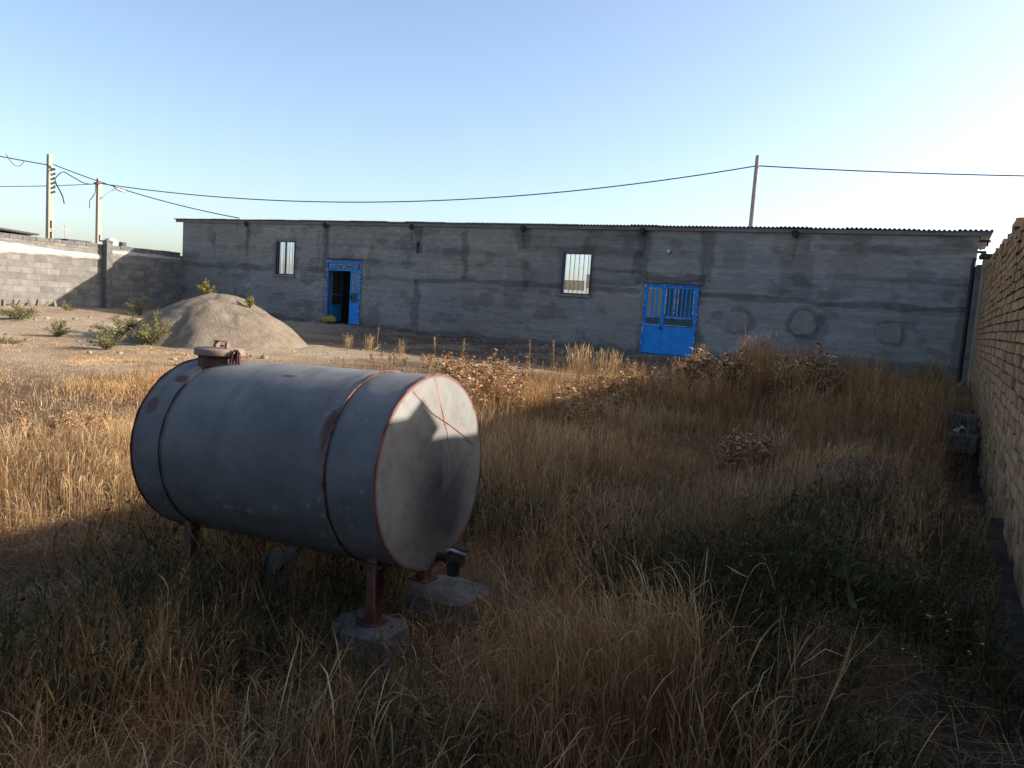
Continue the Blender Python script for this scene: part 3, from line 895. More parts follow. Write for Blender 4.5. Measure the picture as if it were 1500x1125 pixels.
# row of tilted bricks at its foot
for k in range(14):
    y = 13.0 + k * .29 + random.uniform(-.06, .06); b = MB()
    M = Matrix.Translation((LX + .42 + random.uniform(-.08, .1), y, gz(LX + .4, y) + .07)) @ Matrix.Rotation(random.uniform(-.5, .5), 4, 'Z') @ Matrix.Rotation(random.uniform(-.6, .6), 4, 'X')
    b.box(-.05, .05, -.035, .035, -.12, .13 + random.uniform(0, .05), random.random(), .008, M)
    tag(b.build('loose_brick', MT['stone']), 'pale brick set on end in the row at the foot of the sunlit block wall', 'brick', 'bricks along the foot of the block wall')

# ------------------------------------------------------------------ brick wall on the right
RX = 0.65
rw = empty('brick_wall', (RX, 8, .2)); tag(rw, 'rough buff brick wall running along the right edge, top courses broken', 'wall')


def wall_top(y):
    if y < 5.12: return 2.71  # unseen stretch: gap and steps shaped to cast the notched tank shadow
    if y < 5.92: return 2.525
    if y < 6.6: return 2.98
    steps = [(8.3, 3.10), (9.2, 3.08), (9.95, 3.10), (10.6, 3.22), (11.4, 3.14), (12.4, 3.22), (12.9, 3.36), (14.6, 3.30), (16.0, 3.36), (17.3, 3.42), (18.2, 3.44), (20.6, 3.48)]
    for yy, z in steps:
        if y < yy: return z
    return 3.46


b = MB()
# core, stepped like the top, 6 cm behind the brick faces
cuts = [-4, 5.12, 5.92, 6.6, 8.3, 9.2, 9.95, 10.6, 11.4, 12.4, 12.9, 14.6, 16.0, 17.3, 18.2, 20.79]
for a, c in zip(cuts[:-1], cuts[1:]):
    b.box(RX + .022, RX + .30, a, c, -.7, wall_top((a + c) / 2) - .05)
under(rw, b.build('core', MT['mortar']))
bv = MB(); CH = 0.118; BL = .30
z = -.62; row = 0
while z < 3.5:
    y = -4 + (row % 2) * .115 + random.uniform(-.03, .03)
    sag = 0
    while y < 20.75:
        ln = BL * random.choice((1, 1, 1, 1, .5, .72)) * random.uniform(.96, 1.04)
        y1 = min(y + ln, 20.79)
        zz0 = z + .010 * math.sin(y * .5 + row * .04) + .003 * math.sin(y * 2.3)
        top = wall_top((y + y1) / 2)
        vis = y1 > 6.5
        if zz0 + CH * .6 < top and (vis or row % 1 == 0):
            h = CH * random.uniform(.76, .90)
            if zz0 + h > top + .02: h = max(.03, top - zz0)
            p = random.gauss(0, .0065)
            if random.random() < .05: p -= random.uniform(.008, .02)
            if random.random() < .05: p += random.uniform(.006, .014)
            p = max(min(p, .016), -.026)
            near_top = zz0 + CH * 1.6 > top
            if not (random.random() < .012 and vis):
                bv.box(RX + p, RX + .10 if not near_top else RX + .24 + random.uniform(-.02, .03), y + random.uniform(.0005, .002), y1 - random.uniform(.0005, .002), zz0 + random.uniform(0, .006), zz0 + h, min(max(random.gauss(.5, .22), 0), 1), .004)
        y = y1
    z += CH; row += 1
o = under(rw, bv.build('brickwork', MT['brick'], None))
# unseen tilted half brick, added to shape the notched shadow on the tank
b = MB(); b.box(-.05, .20, -.10, .10, -.05, .05, .5, .006, Matrix.Translation((RX + .05, 5.115, 2.635)) @ Matrix.Rotation(math.radians(-52), 4, 'X'))
under(rw, b.build('notch_shadow_brick', MT['brick']))
for y, dz in ((10.05, .0), (11.0, .02), (12.65, .0), (14.0, .01), (16.6, .0), (17.6, 0.0)):
    b = MB(); M = Matrix.Translation((RX + .10, y, wall_top(y) + .035 + dz)) @ Matrix.Rotation(random.uniform(-.5, .5), 4, 'Z') @ Matrix.Rotation(random.uniform(-.12, .12), 4, 'Y')
    b.box(-.06, .06, -.11, .11, -.034, .034, random.random() * .5, .006, M)
    tag(b.build('loose_brick', MT['brick']), 'loose buff brick lying on the broken top of the brick wall', 'brick', 'loose bricks on top of the brick wall')
# plastered pier beside the building corner
pr = empty('plastered_pier', (.85, 21.2, .4)); tag(pr, 'mud plastered pier with dark coping between the brick wall and building corner', 'pillar')
b = MB(); b.box(.57, 1.0, 20.8, 21.35, .2, 3.60, jit=.015); under(pr, b.build('shaft', MT['mud'], None, .03))
b = MB(); b.box(.4615, .80, 21.4, 22.6, .2, 3.50); under(pr, b.build('infill', MT['old_concrete']))
b = MB(); b.box(.50, 1.05, 20.74, 21.42, 3.605, 3.70, jit=.02); b.box(.78, 1.02, 20.8, 21.4, 3.705, 3.76, jit=.02); under(pr, b.build('coping', MT['dark_iron'], None, .015))
# ditch lip
b = MB(); b.box(.12, .60, 13.35, 13.62, -.02, .26, jit=.03)
tag(b.build('ditch_slab', MT['old_concrete'], None, .03), 'rough stone slab across the end of the ditch by the brick wall', 'slab')
b = MB(); b.box(.10, .60, 14.15, 14.45, .15, .50, jit=.03)
tag(b.build('ditch_slab', MT['old_concrete'], None, .03), 'second stone slab just beyond the white scrap by the brick wall', 'slab')
b = MB(); vs = []
for j in range(5):
    for i_ in range(7):
        vs.append((.26 + i_ * .035, 13.5 + j * .03 + .02 * vnoise(i_, j), .27 + .16 * vnoise(i_ * .9 + 3, j * .9) * (1 - abs(i_ - 3) / 4)))
b.add(vs, [(j * 7 + i_, j * 7 + i_ + 1, (j + 1) * 7 + i_ + 1, (j + 1) * 7 + i_) for j in range(4) for i_ in range(6)], smooth=True)
tag(b.build('plastic_scrap', MT['bag']), 'white plastic scrap on the slab at the end of the ditch', 'litter')

# ------------------------------------------------------------------ sand heap
nr, na = 60, 150
rr = np.linspace(0, 1.25, nr); aa = np.linspace(0, 2 * PI, na, endpoint=False)
RR, AA = np.meshgrid(rr, aa, indexing='ij')
wob = 1 + .10 * (fbm(np.cos(AA) * 1.6 + 5, np.sin(AA) * 1.6 + 9, 3) - .5) * 2 * RR
px = MOUND[0] + RR * wob * 2.75 * np.cos(AA); py = MOUND[1] + RR * wob * 2.4 * np.sin(AA)
h = np.where(RR < 1, (1 - RR) ** 1.0, 0)
prof = 1.30 * np.clip(1 - np.clip(RR, 0, 1) ** 1.65, 0, 1)
crk = fbm(px * 1.4, py * 1.4, 5)
hz = prof * (0.93 + .14 * fbm(px * .6, py * .6 + 3, 3)) + .17 * (crk - .5) * sst(1.2, .8, RR) - .05 * sst(.55, .7, fbm(AA * 5, RR * 2.5 + 3, 4)) * sst(.35, .65, RR) * sst(1.1, .9, RR)
pz = ground_z(px, py) + hz - .10 * sst(.8, 1.2, RR)
idx = np.arange(nr * na).reshape(nr, na)
F = np.stack([idx[:-1], np.roll(idx, -1, 1)[:-1], np.roll(idx, -1, 1)[1:], idx[1:]], -1).reshape(-1, 4)[:, ::-1]
o = link('sand_heap', np_mesh('sand_heap', np.stack([px, py, pz], -1).reshape(-1, 3), F, True), MT['sand'])
tag(o, 'rounded heap of grey brown sand in front of the building', 'sand heap')


def heap_z(x, y):
    d = (px - x) ** 2 + (py - y) ** 2
    return float(pz.ravel()[np.argmin(d)])


# ------------------------------------------------------------------ the tank
AX = np.array([-0.9975, -0.0579, -0.0400]); AX /= np.linalg.norm(AX)
TC = np.array([-2.195, 3.128, 0.882]); TR = 0.5; TL = 1.65
UP = np.array([0, 0, 1.0]); SD = np.cross(AX, UP); SD /= np.linalg.norm(SD); UPV = np.cross(SD, AX)
tank = empty('water_tank', (-3.0, 3.1, 0.3))
tag(tank, 'large grey steel cylinder tank lying on short legs in dry grass', 'tank')


def tp(t, a, r):
    """point on the tank: t along axis from near end, a angle from top (towards the camera side positive)"""
    t = np.asarray(t, float)[..., None]; a = np.asarray(a, float)[..., None]; r = np.asarray(r, float)[..., None]
    return TC + AX * t + r * (np.cos(a) * UPV - np.sin(a) * SD * np.sign(SD[1]))


nt_, na = 90, 160
tt = np.linspace(0, TL, nt_); aa = np.linspace(0, 2 * PI, na, endpoint=False)
TT, AA = np.meshgrid(tt, aa, indexing='ij')
xa = AA * TR
rad = TR + .014 * (fbm(TT * 2.6, np.cos(AA) * 1.8 + np.sin(AA) * 2.4 + 4, 4) - .5) - .006 * np.exp(-((TT - .3) / .03) ** 2) - .006 * np.exp(-((TT - 1.43) / .03) ** 2)
base = np.array([0.108, 0.113, 0.120])
f1 = fbm(TT * 3, np.cos(AA) * 2.5 + np.sin(AA) * 3 + 7, 5); f2 = fbm(TT * 9 + 3, xa * 3, 4)
dust = np.clip(np.cos(AA), 0, 1) ** 1.5
cc = base[None, None] * (0.75 + .55 * f1[..., None])
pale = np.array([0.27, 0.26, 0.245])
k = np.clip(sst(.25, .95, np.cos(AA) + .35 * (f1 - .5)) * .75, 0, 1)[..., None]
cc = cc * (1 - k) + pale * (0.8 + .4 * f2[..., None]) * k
streak = sst(.58, .72, fbm(TT * 7, xa * .5 + 2, 4))[..., None] * .3
cc = cc * (1 - streak * .5)
# rust that has run down from the bands, and a browner tone towards the belly
run = sst(.50, .66, fbm(TT * 16, xa * .35 + 5, 4)) * (np.exp(-((TT - .31) / .05) ** 2) + np.exp(-((TT - 1.42) / .045) ** 2) + .6 * np.exp(-((TT - 1.5) / .08) ** 2) * sst(1.5, .6, AA))
run = np.clip(run * 1.3, 0, 1)[..., None] * .7
cc = cc * (1 - run) + np.array([.105, .055, .042]) * run
mud = (sst(-.35, -.95, np.cos(AA) + .3 * (f2 - .5)) * .55)[..., None]
cc = cc * (1 - mud) + np.array([.115, .095, .078]) * mud
scr = sst(.70, .76, fbm(TT * 40 + 9, xa * 40, 3) * sst(.5, .6, fbm(TT * 3, xa * 3 + 9, 3)))[..., None] * .35
cc = cc * (1 - scr) + np.array([.42, .42, .40]) * scr
for t0, a0, rt, ra in ((1.50, .62, .05, .035), (1.575, 1.02, .04, .05), (.78, .42, .05, .012), (1.35, 2.45, .10, .05), (.33, 1.05, .025, .11), (.30, 1.9, .012, .25)):
    d = ((TT - t0) / rt) ** 2 + ((AA - a0) * TR / ra) ** 2 + 1.4 * (f2 - .5)
    q = (1 - sst(.6, 1.3, d))[..., None]
    cc = cc * (1 - q) + np.array([.09, .038, .03]) * q
edge = (np.exp(-(TT / .02) ** 2) + np.exp(-((TT - TL) / .02) ** 2) + .6 * np.exp(-((TT - 1.34) / .05) ** 2) * np.clip(np.cos(AA) - .93, 0, 1) * 14)[..., None]
edge = np.clip(edge * .8, 0, 1)
cc = cc * (1 - edge) + np.array([.20, .10, .08]) * edge
idx = np.arange(nt_ * na).reshape(nt_, na)
F = np.stack([idx[:-1], idx[1:], np.roll(idx, -1, 1)[1:], np.roll(idx, -1, 1)[:-1]], -1).reshape(-1, 4)
under(tank, link('body', np_mesh('body', tp(TT, AA, rad).reshape(-1, 3), F, True, {'Col': cc.reshape(-1, 3)}), MT['tank']))


def tank_end(t0, sgn, flip):
    nr, na = 110, 320
    rr = np.linspace(0, 1, nr); aa = np.linspace(0, 2 * PI, na, endpoint=False)
    RR, AA = np.meshgrid(rr, aa, indexing='ij')
    y = RR * np.sin(AA) * -1; z = RR * np.cos(AA)           # y>0 = far side
    y = -y if False else RR * np.sin(AA)
    dome = .012 * (1 - RR ** 2) + .045 * (1 - RR) * np.clip(1 - np.abs(y + .14) / .9, 0, 1) + .010 * (fbm(y * 2 + 3, z * 2, 3) - .5) * (1 - RR ** 4)
    P = tp(np.full(RR.shape, t0), AA, RR * (TR - .001)) - AX * sgn * dome[..., None]
    ff = fbm(y * 3 + 3, z * 3 + 8, 5); f3 = fbm(y * 9, z * 9, 4)
    c = np.array([.42, .405, .385])[None, None] * (.78 + .36 * ff[..., None])
    # y here grows towards the camera side (left in the picture)
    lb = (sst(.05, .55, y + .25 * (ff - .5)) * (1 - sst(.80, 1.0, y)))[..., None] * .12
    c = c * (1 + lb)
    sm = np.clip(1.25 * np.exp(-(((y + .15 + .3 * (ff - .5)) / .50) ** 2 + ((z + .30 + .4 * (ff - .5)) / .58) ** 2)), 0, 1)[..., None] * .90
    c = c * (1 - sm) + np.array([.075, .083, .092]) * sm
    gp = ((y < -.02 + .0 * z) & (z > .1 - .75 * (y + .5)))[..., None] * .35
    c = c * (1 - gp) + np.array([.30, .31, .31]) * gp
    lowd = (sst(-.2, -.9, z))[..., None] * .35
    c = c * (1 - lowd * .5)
    sp = sst(.62, .70, f3)[..., None] * .3
    c = c * (1 - sp * .5)
    if sgn > 0:
        def strip(p, q, w):
            p = np.array(p); q = np.array(q); d_ = q - p
            u_ = np.clip(((y - p[0]) * d_[0] + (z - p[1]) * d_[1]) / (d_ @ d_), 0, 1)
            return 1 - sst(w * .6, w * 1.2, np.hypot(y - p[0] - u_ * d_[0], z - p[1] - u_ * d_[1]) + .015 * (f3 - .5))
        pk = np.zeros(RR.shape); dk = np.zeros(RR.shape)
        for p, q in (((.03, .97), (-.05, .66)), ((-.05, .66), (-.13, .38)), ((-.13, .38), (-.14, .02))): pk = np.maximum(pk, strip(p, q, .030))
        for p, q in (((.42, .86), (.12, .62)), ((.12, .62), (-.13, .50)), ((-.13, .50), (-.55, .30)), ((-.55, .30), (-.80, .16))):
            pk = np.maximum(pk, .7 * strip(p, q, .030)); dk = np.maximum(dk, strip(p, q, .010))
        pk = pk[..., None] * .6; dk = dk[..., None] * .65
        c = c * (1 - pk) + np.array([.46, .30, .255]) * pk
        c = c * (1 - dk) + np.array([.19, .11, .09]) * dk
    rim = sst(.965, .99, RR)[..., None]
    c = c * (1 - rim) + np.array([.30, .14, .11]) * rim
    idx = np.arange(nr * na).reshape(nr, na)
    F = np.stack([idx[:-1], np.roll(idx, -1, 1)[:-1], np.roll(idx, -1, 1)[1:], idx[1:]], -1).reshape(-1, 4)
    if flip: F = F[:, ::-1]
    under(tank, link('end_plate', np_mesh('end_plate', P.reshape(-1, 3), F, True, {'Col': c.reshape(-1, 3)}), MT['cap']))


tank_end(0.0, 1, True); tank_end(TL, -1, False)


def seam(pts, r, mat, name='weld_seam'):
    b = MB(); b.tube(pts, r, 6); return under(tank, b.build(name, mat))


for t0, rr_, mt in ((.30, .0055, 'rust_pink'), (1.43, .0042, 'rust_dark'), (0.004, .0045, 'rust_pink'), (TL, .006, 'rust_dark')):
    n = 140
    pts = [tuple(tp(t0 + .006 * (vnoise(k * .25, t0 * 50) - .5), 2 * PI * k / n, TR + .000 + .003 * (vnoise(k * .5, 3 + t0) - .5))) for k in range(n + 1)]
    rl = [rr_ * (.7 + .8 * vnoise(k * .6, 7 + t0 * 9)) for k in range(n + 1)]
    seam(pts, rl, MT[mt])


def ep(y, z):
    """point on the near end plate, y towards camera side, z up, in radii"""
    a = math.atan2(y, z); r = math.hypot(y, z) * TR
    rn = min(1, r / TR); dm = .012 * (1 - rn ** 2) + .045 * (1 - rn) * max(0, 1 - abs(y + .14) / .9) + .0005
    return tuple(tp(0.0, a, r) - AX * dm)


def spline_pts(p, n=14):
    out = []
    for a, c in zip(p[:-1], p[1:]):
        for k in range(n): out.append((a[0] + (c[0] - a[0]) * k / n + .006 * random.uniform(-1, 1), a[1] + (c[1] - a[1]) * k / n + .006 * random.uniform(-1, 1)))
    out.append(p[-1]); return [ep(*q) for q in out]


seam(spline_pts([(.03, .97), (-.05, .66), (-.13, .38), (-.14, 0.1)]), .0016, MT['seam_pink'])
seam(spline_pts([(.42, .86), (.12, .62), (-.13, .50), (-.55, .30), (-.80, .16)]), .0016, MT['seam_pink'])
# manhole
mc = tp(1.455, math.radians(7), TR)
b = MB(); b.lathe([(.118, -.06), (.118, .035), (.10, .035)], mc, 36)
under(tank, b.build('manhole_neck', MT['rust']))
b = MB(); b.lathe([(.10, .036), (.138, .036), (.141, .042), (.141, .066), (.136, .074), (.02, .080)], mc, 40)
lid = under(tank, b.build('manhole_lid', MT['lid']))
b = MB(); mx, my, mz = mc
b.box(mx - .035, mx - .018, my - .014, my + .014, mz + .079, mz + .116); b.box(mx + .058, mx + .075, my - .014, my + .014, mz + .079, mz + .112); b.box(mx - .035, mx + .075, my - .014, my + .014, mz + .1165, mz + .121)
o = b.build('handle', MT['lid'], lid)
for dx in (.150, .172):
    b = MB(); b.tube([(mx + dx - .02, my - .03, mz + .0), (mx + dx - .014, my - .03, mz + .05), (mx + dx, my - .02, mz + .078), (mx + dx + .018, my - .02, mz + .06), (mx + dx + .026, my - .03, mz + .02), (mx + dx + .03, my - .03, mz + .0)], .0075, 7)
    b.build('hinge', MT['rust_dark'], lid)
b = MB(); b.box(mx - .085, mx - .055, my + .02, my + .045, mz + .078, mz + .09); b.box(mx - .07, mx - .05, my + .06, my + .08, mz + .078, mz + .088); b.build('bolt', MT['rust_dark'], lid)
# legs
for (t0, a0, zb) in ((.17, .52, .13), (.20, -.52, .2), (1.47, .52, -.06), (1.45, -.52, -.06)):
    p = tp(t0, PI - a0, TR); x, y, z = p; b = MB(); q = .032
    b.box(x - q, x + q, y - q, y - q + .008, zb, z + .05); b.box(x - q, x - q + .008, y - q + .008, y + q, zb, z + .02)
    b.box(x + q - .008, x + q, y - q + .008, y + q, zb, z + .02)
    b.box(x - .07, x + .07, y - .05, y + .05, z - .012, z - .002)
    b.box(x - .06, x + .06, y - .06, y + .06, zb - .004, zb + .006)
    under(tank, b.build('leg', MT['rust'], None, .003))
# drain valve low on the near end
vp = Vector(ep(-.10, -.91)); b = MB()
ax = Vector(-AX)
b.tube([vp - ax * .01, vp + ax * .07], .024, 12); b.tube([vp + ax * .05, vp + ax * .075], .032, 6)
pipe = under(tank, b.build('drain_pipe', MT['rust_dark']))
b = MB(); c0 = vp + ax * .095
b.tube([c0 - ax * .04, c0 - ax * .02, c0, c0 + ax * .03, c0 + ax * .05], [.03, .042, .046, .04, .034], 14)
b.tube([c0 + Vector((0, 0, -.02)), c0 + Vector((0, -.0, -.085))], [.038, .03], 12)
b.tube([c0 + Vector((0, 0, .03)), c0 + Vector((0, 0, .06))], .014, 8)
b.box(c0.x - .02, c0.x + .085, c0.y - .012, c0.y + .012, c0.z + .055, c0.z + .064)
under(tank, b.build('valve', MT['dark_iron'], None))
b = MB(); b.tube([c0 + Vector((-.03, -.02, .045)), c0 + Vector((.0, -.03, .058)), c0 + Vector((.03, -.02, .05)), c0 + Vector((.06, .01, .035))], .008, 6)
under(tank, b.build('tape', MT['bag']))


def footing(x0, x1, y0, y1, z0, z1, label):
    nx_, ny_, nz_ = 10, 8, 6
    b = MB(); vs, fs = [], []
    import bmesh
    bm = bmesh.new(); bmesh.ops.create_cube(bm, size=1); bmesh.ops.subdivide_edges(bm, edges=bm.edges[:], cuts=9, use_grid_fill=True)
    for v in bm.verts:
        u = v.co.copy(); x = x0 + (u.x + .5) * (x1 - x0); y = y0 + (u.y + .5) * (y1 - y0); z = z0 + (u.z + .5) * (z1 - z0)
        k = .05; e = max(abs(u.x), abs(u.y)) * 2
        r = 1 - .14 * max(0, (abs(u.x) * 2) ** 6 * (abs(u.y) * 2) ** 6)
        x = (x - (x0 + x1) / 2) * r + (x0 + x1) / 2; y = (y - (y0 + y1) / 2) * r + (y0 + y1) / 2
        x += k * (fbm(y * 5 + 3, z * 5 + x, 3) - .5); y += k * (fbm(x * 5 + 13, z * 5, 3) - .5); z += .05 * (fbm(x * 6, y * 6 + 4, 4) - .5) - .03 * (u.z > .45) * e ** 6
        v.co = (x, y, z)
    me = bpy.data.meshes.new('concrete_footing'); bm.to_mesh(me); bm.free()
    tag(link('concrete_footing', me, MT['old_concrete']), label, 'footing', 'footings under the tank')


footing(-2.52, -2.18, 2.74, 3.02, -.20, .135, 'concrete footing under the near front leg of the steel tank')
footing(-2.50, -2.12, 3.34, 3.70, -.2, .14, 'wide concrete footing below the drain valve of the tank')
b = MB(); b.box(-3.33, -3.15, 3.02, 3.2, -.05, .235, jit=.02)
tag(b.build('concrete_block', MT['old_concrete'], None, .02), 'concrete block standing under the middle of the tank', 'block')

# ------------------------------------------------------------------ poles and wires


def pole(x, y, zt, w0, w1, d0, d1, slots, label, mat, wide_y=False):
    zb = gz(x, y) if y < 23 else .5
    r = empty('utility_pole', (x, y, zb)); tag(r, label, 'utility pole')
    b = MB(); n = 26; H = zt - zb
    # H-section pole with a ladder of slots: two flanges, web blocks between the slots
    def sec(z0, z1, xa, xb, ya, yb):
        f0 = 1 - (z0 - zb) / H; f1 = 1 - (z1 - zb) / H
        vs = []
        for f, z in ((f0, z0), (f1, z1)):
            W = w1 + (w0 - w1) * f; D = d1 + (d0 - d1) * f
            vs += [(x + xa * W, y + ya * D, z), (x + xb * W, y + ya * D, z), (x + xb * W, y + yb * D, z), (x + xa * W, y + yb * D, z)]
        b.add(vs, [(0, 3, 2, 1), (4, 5, 6, 7), (0, 1, 5, 4), (1, 2, 6, 5), (2, 3, 7, 6), (3, 0, 4, 7)])
    if slots:
        zs_ = zb + H * .55
        for s in (-1, 1):
            sec(zb, zs_, -.5, .5, .22 * s if s > 0 else -.5, .5 if s > 0 else -.22)
        z = zb
        while z < zs_ - .1:
            sec(z, z + .16, -.42, .42, -.218, .218); z += .62
        sec(zs_, zt, -.5, .5, -.5, .5)
    else:
        b.tube([(x, y, zb), (x, y, zb + H * .5), (x, y, zt)], [w0 / 2, (w0 + w1) / 4, w1 / 2], 14)
    under(r, b.build('shaft', mat))
    return r


p1 = pole(-36, 19.75, 7.2, .27, .18, .27, .18, True, 'tallest slotted concrete pole behind the block wall at far left', MT['pole'])
p2 = pole(-40, 24.5, 7.06, .25, .18, .25, .18, True, 'second slotted concrete pole, right of the tallest one behind the block wall', MT['pole'])
p3 = pole(-7.85, 34, 8.93, .26, .17, 0, 0, False, 'slim round grey pole rising behind the roof of the long building', MT['pole_grey'])
for k in range(6):
    b = MB(); z = 6.55 - k * .2; b.lathe([(.03, 0), (.05, .02), (.05, .07), (.025, .09)], (-35.86, 19.85, z), 10, Matrix.Rotation(PI / 2, 4, 'Y'))
    under(p1, b.build('insulator', MT['dark_iron']))
b = MB(); b.box(-36.16, -35.8, 19.70, 19.9, 6.62, 6.70); under(p1, b.build('clamp', MT['white']))
b = MB(); b.box(-40.13, -39.84, 24.28, 24.42, 6.74, 6.84); under(p2, b.build('clamp', MT['dark_iron']))
# street lamp on the second pole
sl = empty('street_lamp', (-39.85, 24.6, 6.2)); tag(sl, 'white street lamp head on a thin arm beside the second concrete pole', 'street lamp')
b = MB(); b.tube([(-39.85, 24.55, 6.0), (-39.75, 24.8, 6.35), (-39.6, 25.1, 6.58)], .02, 6); under(sl, b.build('arm', MT['pole']))
b = MB(); b.lathe([(.02, -.32), (.09, -.28), (.12, -.05), (.11, .2), (.05, .30), (.01, .32)], (-39.5, 25.33, 6.63), 14, Matrix.Rotation(math.radians(78), 4, 'X') @ Matrix.Diagonal((1, .8, 1, 1))); under(sl, b.build('head', MT['white']))


def wire(pts, r, label, name='overhead_wire'):
    b = MB(); b.tube(pts, r, 6)
    return tag(b.build(name, MT['wire']), label, 'wire', 'overhead wires')


def cat(p0, p1, sag, n=40):
    p0 = Vector(p0); p1 = Vector(p1)
    return [tuple(p0.lerp(p1, k / n) + Vector((0, 0, -4 * sag * (k / n) * (1 - k / n)))) for k in range(n + 1)]


wire(cat((-40, 24.43, 6.82), (-7.84, 34, 8.50), 1.26), .026, 'long sagging wire from the second concrete pole across to the slim grey pole')
wire(cat((-7.84, 34, 8.50), (24, 44, 9.6), .55), .026, 'wire running right from the slim grey pole out of view')
wire(cat((-36, 19.84, 6.80), (-26.4, 22.3, 4.70), .22) , .022, 'wire sloping from the tallest pole down to the roof')
wire(cat((-36, 19.8, 6.72), (-37.5, 10, 7.2), .12), .026, 'upper wire running left from the tallest pole')
wire(cat((-40, 24.43, 6.78), (-37.0, 10, 4.55), .25), .024, 'lower wire running left from the second pole across the tallest one')


def smooth(P, n=8):
    P = [Vector(p) for p in P]; out = []
    for i_ in range(len(P) - 1):
        a = P[max(i_ - 1, 0)]; b_ = P[i_]; c = P[i_ + 1]; d = P[min(i_ + 2, len(P) - 1)]
        for k in range(n):
            u = k / n
            out.append(.5 * ((2 * b_) + (c - a) * u + (2 * a - 5 * b_ + 4 * c - d) * u * u + (3 * b_ - a - 3 * c + d) * u ** 3))
    out.append(P[-1]); return out


wire(smooth([(-35.85, 19.88, 6.13), (-35.9, 20.27, 6.515), (-36.3, 20.9, 6.45), (-37.6, 22.3, 6.40), (-40, 24.4, 6.75)]), .024, 'looping slack cable between the tallest pole and the second pole')
wire(smooth([(-35.85, 19.9, 6.1), (-35.9, 20.0, 5.9), (-36, 20.22, 5.64), (-36, 20.34, 5.4), (-36, 20.41, 5.10)]), .03, 'loose cable end hanging from the tallest pole', 'cable_end')
wire(smooth([(-39.95, 24.3, 6.75), (-39.98, 24.28, 6.3), (-40, 24.1, 5.95), (-40, 24.02, 5.85), (-40, 24.0, 5.45)]), .022, 'loose cable end hanging from the second pole', 'cable_end')
wire(smooth([(-36, 17.9, 6.85), (-36.05, 18.2, 6.5), (-36.1, 18.5, 6.45), (-36.1, 18.7, 6.7)]), .014, 'small wire coil on the upper wire left of the tallest pole', 'wire_coil')

# far things over the block wall
fb = empty('far_building', (-42, 16, 0.5)); tag(fb, 'low building with a dark sloping roof edge behind the block wall', 'building')
b = MB(); b.box(-46, -40.3, 8, 21.2, .4, 3.68); under(fb, b.build('wall', MT['far_wall']))
b = MB(); b.add([(-46.3, 7.8, 3.7), (-40, 7.8, 4.42), (-40, 21.45, 3.72), (-46.3, 21.45, 3.7), (-46.3, 7.8, 3.8), (-40, 7.8, 4.52), (-40, 21.45, 3.80), (-46.3, 21.45, 3.8)],
            [(0, 3, 2, 1), (4, 5, 6, 7), (0, 1, 5, 4), (1, 2, 6, 5), (2, 3, 7, 6), (3, 0, 4, 7)]); under(fb, b.build('roof', MT['far_roof']))
fb2 = empty('far_building', (-68, 38.7, .5)); tag(fb2, 'distant low house with a dark flat roof between the two concrete poles', 'building')
b = MB(); b.box(-70, -66.2, 37.9, 39.6, .4, 4.72); under(fb2, b.build('wall', MT['far_wall']))
b = MB(); b.box(-70.2, -66, 37.7, 39.8, 4.73, 4.98); under(fb2, b.build('roof', MT['far_roof']))
ft = empty('roof_tank', (-66, 41.6, 4.0)); tag(ft, 'white roof tank showing beside the second concrete pole above the block wall', 'water tank')
b = MB(); b.lathe([(.5, 0), (.56, .05), (.56, 1.15), (.4, 1.3), (.12, 1.38)], (-66, 41.6, 4.1), 18); under(ft, b.build('body', MT['far_wall']))
b = MB(); b.box(-65.9, -65.4, 42.3, 42.7, 4.1, 5.2); under(ft, b.build('hatch', MT['far_roof']))
b = MB(); b.box(-67, -64.5, 40.8, 44.2, .4, 4.09); under(ft, b.build('stand', MT['far_wall']))
b = MB(); b.tube([(-80, 45.45, .4), (-80, 45.45, 7.1)], .04, 6); b.box(-80.03, -79.97, 44.9, 46.0, 6.6, 6.66)
tag(b.build('far_pole', MT['pole_grey']), 'thin distant pole with a short crossarm between the two concrete poles', 'utility pole')

# ------------------------------------------------------------------ vegetation: blades
def blades(P, h, az, a0, bend, hook, w, head, tint, K):
    """P (n,3) roots; returns V,F,tint. Each blade a tapering curved ribbon with an optional drooping head"""
    n = len(P); s = np.linspace(0, 1, K + 1)
    ds = (h / K)[:, None]
    ang = a0[:, None] + bend[:, None] * s[None] ** 1.6 + hook[:, None] * np.clip((s[None] - .72) / .28, 0, 1) ** 1.2
    dh = np.sin(ang) * ds; dv = np.cos(ang) * ds
    H = np.concatenate([np.zeros((n, 1)), np.cumsum(dh[:, :-1], 1)], 1); Vv = np.concatenate([np.zeros((n, 1)), np.cumsum(dv[:, :-1], 1)], 1)
    cx, sx = np.cos(az)[:, None], np.sin(az)[:, None]
    C3 = np.stack([P[:, 0:1] + H * cx, P[:, 1:2] + H * sx, P[:, 2:3] + Vv], -1)
    wp_ = w[:, None] * (1 - .55 * s[None])
    hd = np.clip(1 - np.abs((s[None] - .86) / .13), 0, 1)
    wp_ = wp_ + head[:, None] * hd
    wp_[:, -1] *= .25
    fa = RNG.uniform(0, PI, n)
    D = np.stack([np.cos(fa), np.sin(fa), np.zeros(n)], -1)[:, None, :]
    A = C3 - D * wp_[..., None] / 2; B = C3 + D * wp_[..., None] / 2
    V = np.stack([A, B], 2).reshape(-1, 3)
    base = (np.arange(n) * 2 * (K + 1))[:, None]; k = np.arange(K)[None] * 2
    F = np.stack([base + k, base + k + 1, base + k + 3, base + k + 2], -1).reshape(-1, 4)
    tv = tint[:, None] + .22 * (s[None] - .45) + .25 * hd * (head[:, None] > 0)
    return V, F, np.clip(np.repeat(tv.ravel(), 2), 0, 1)


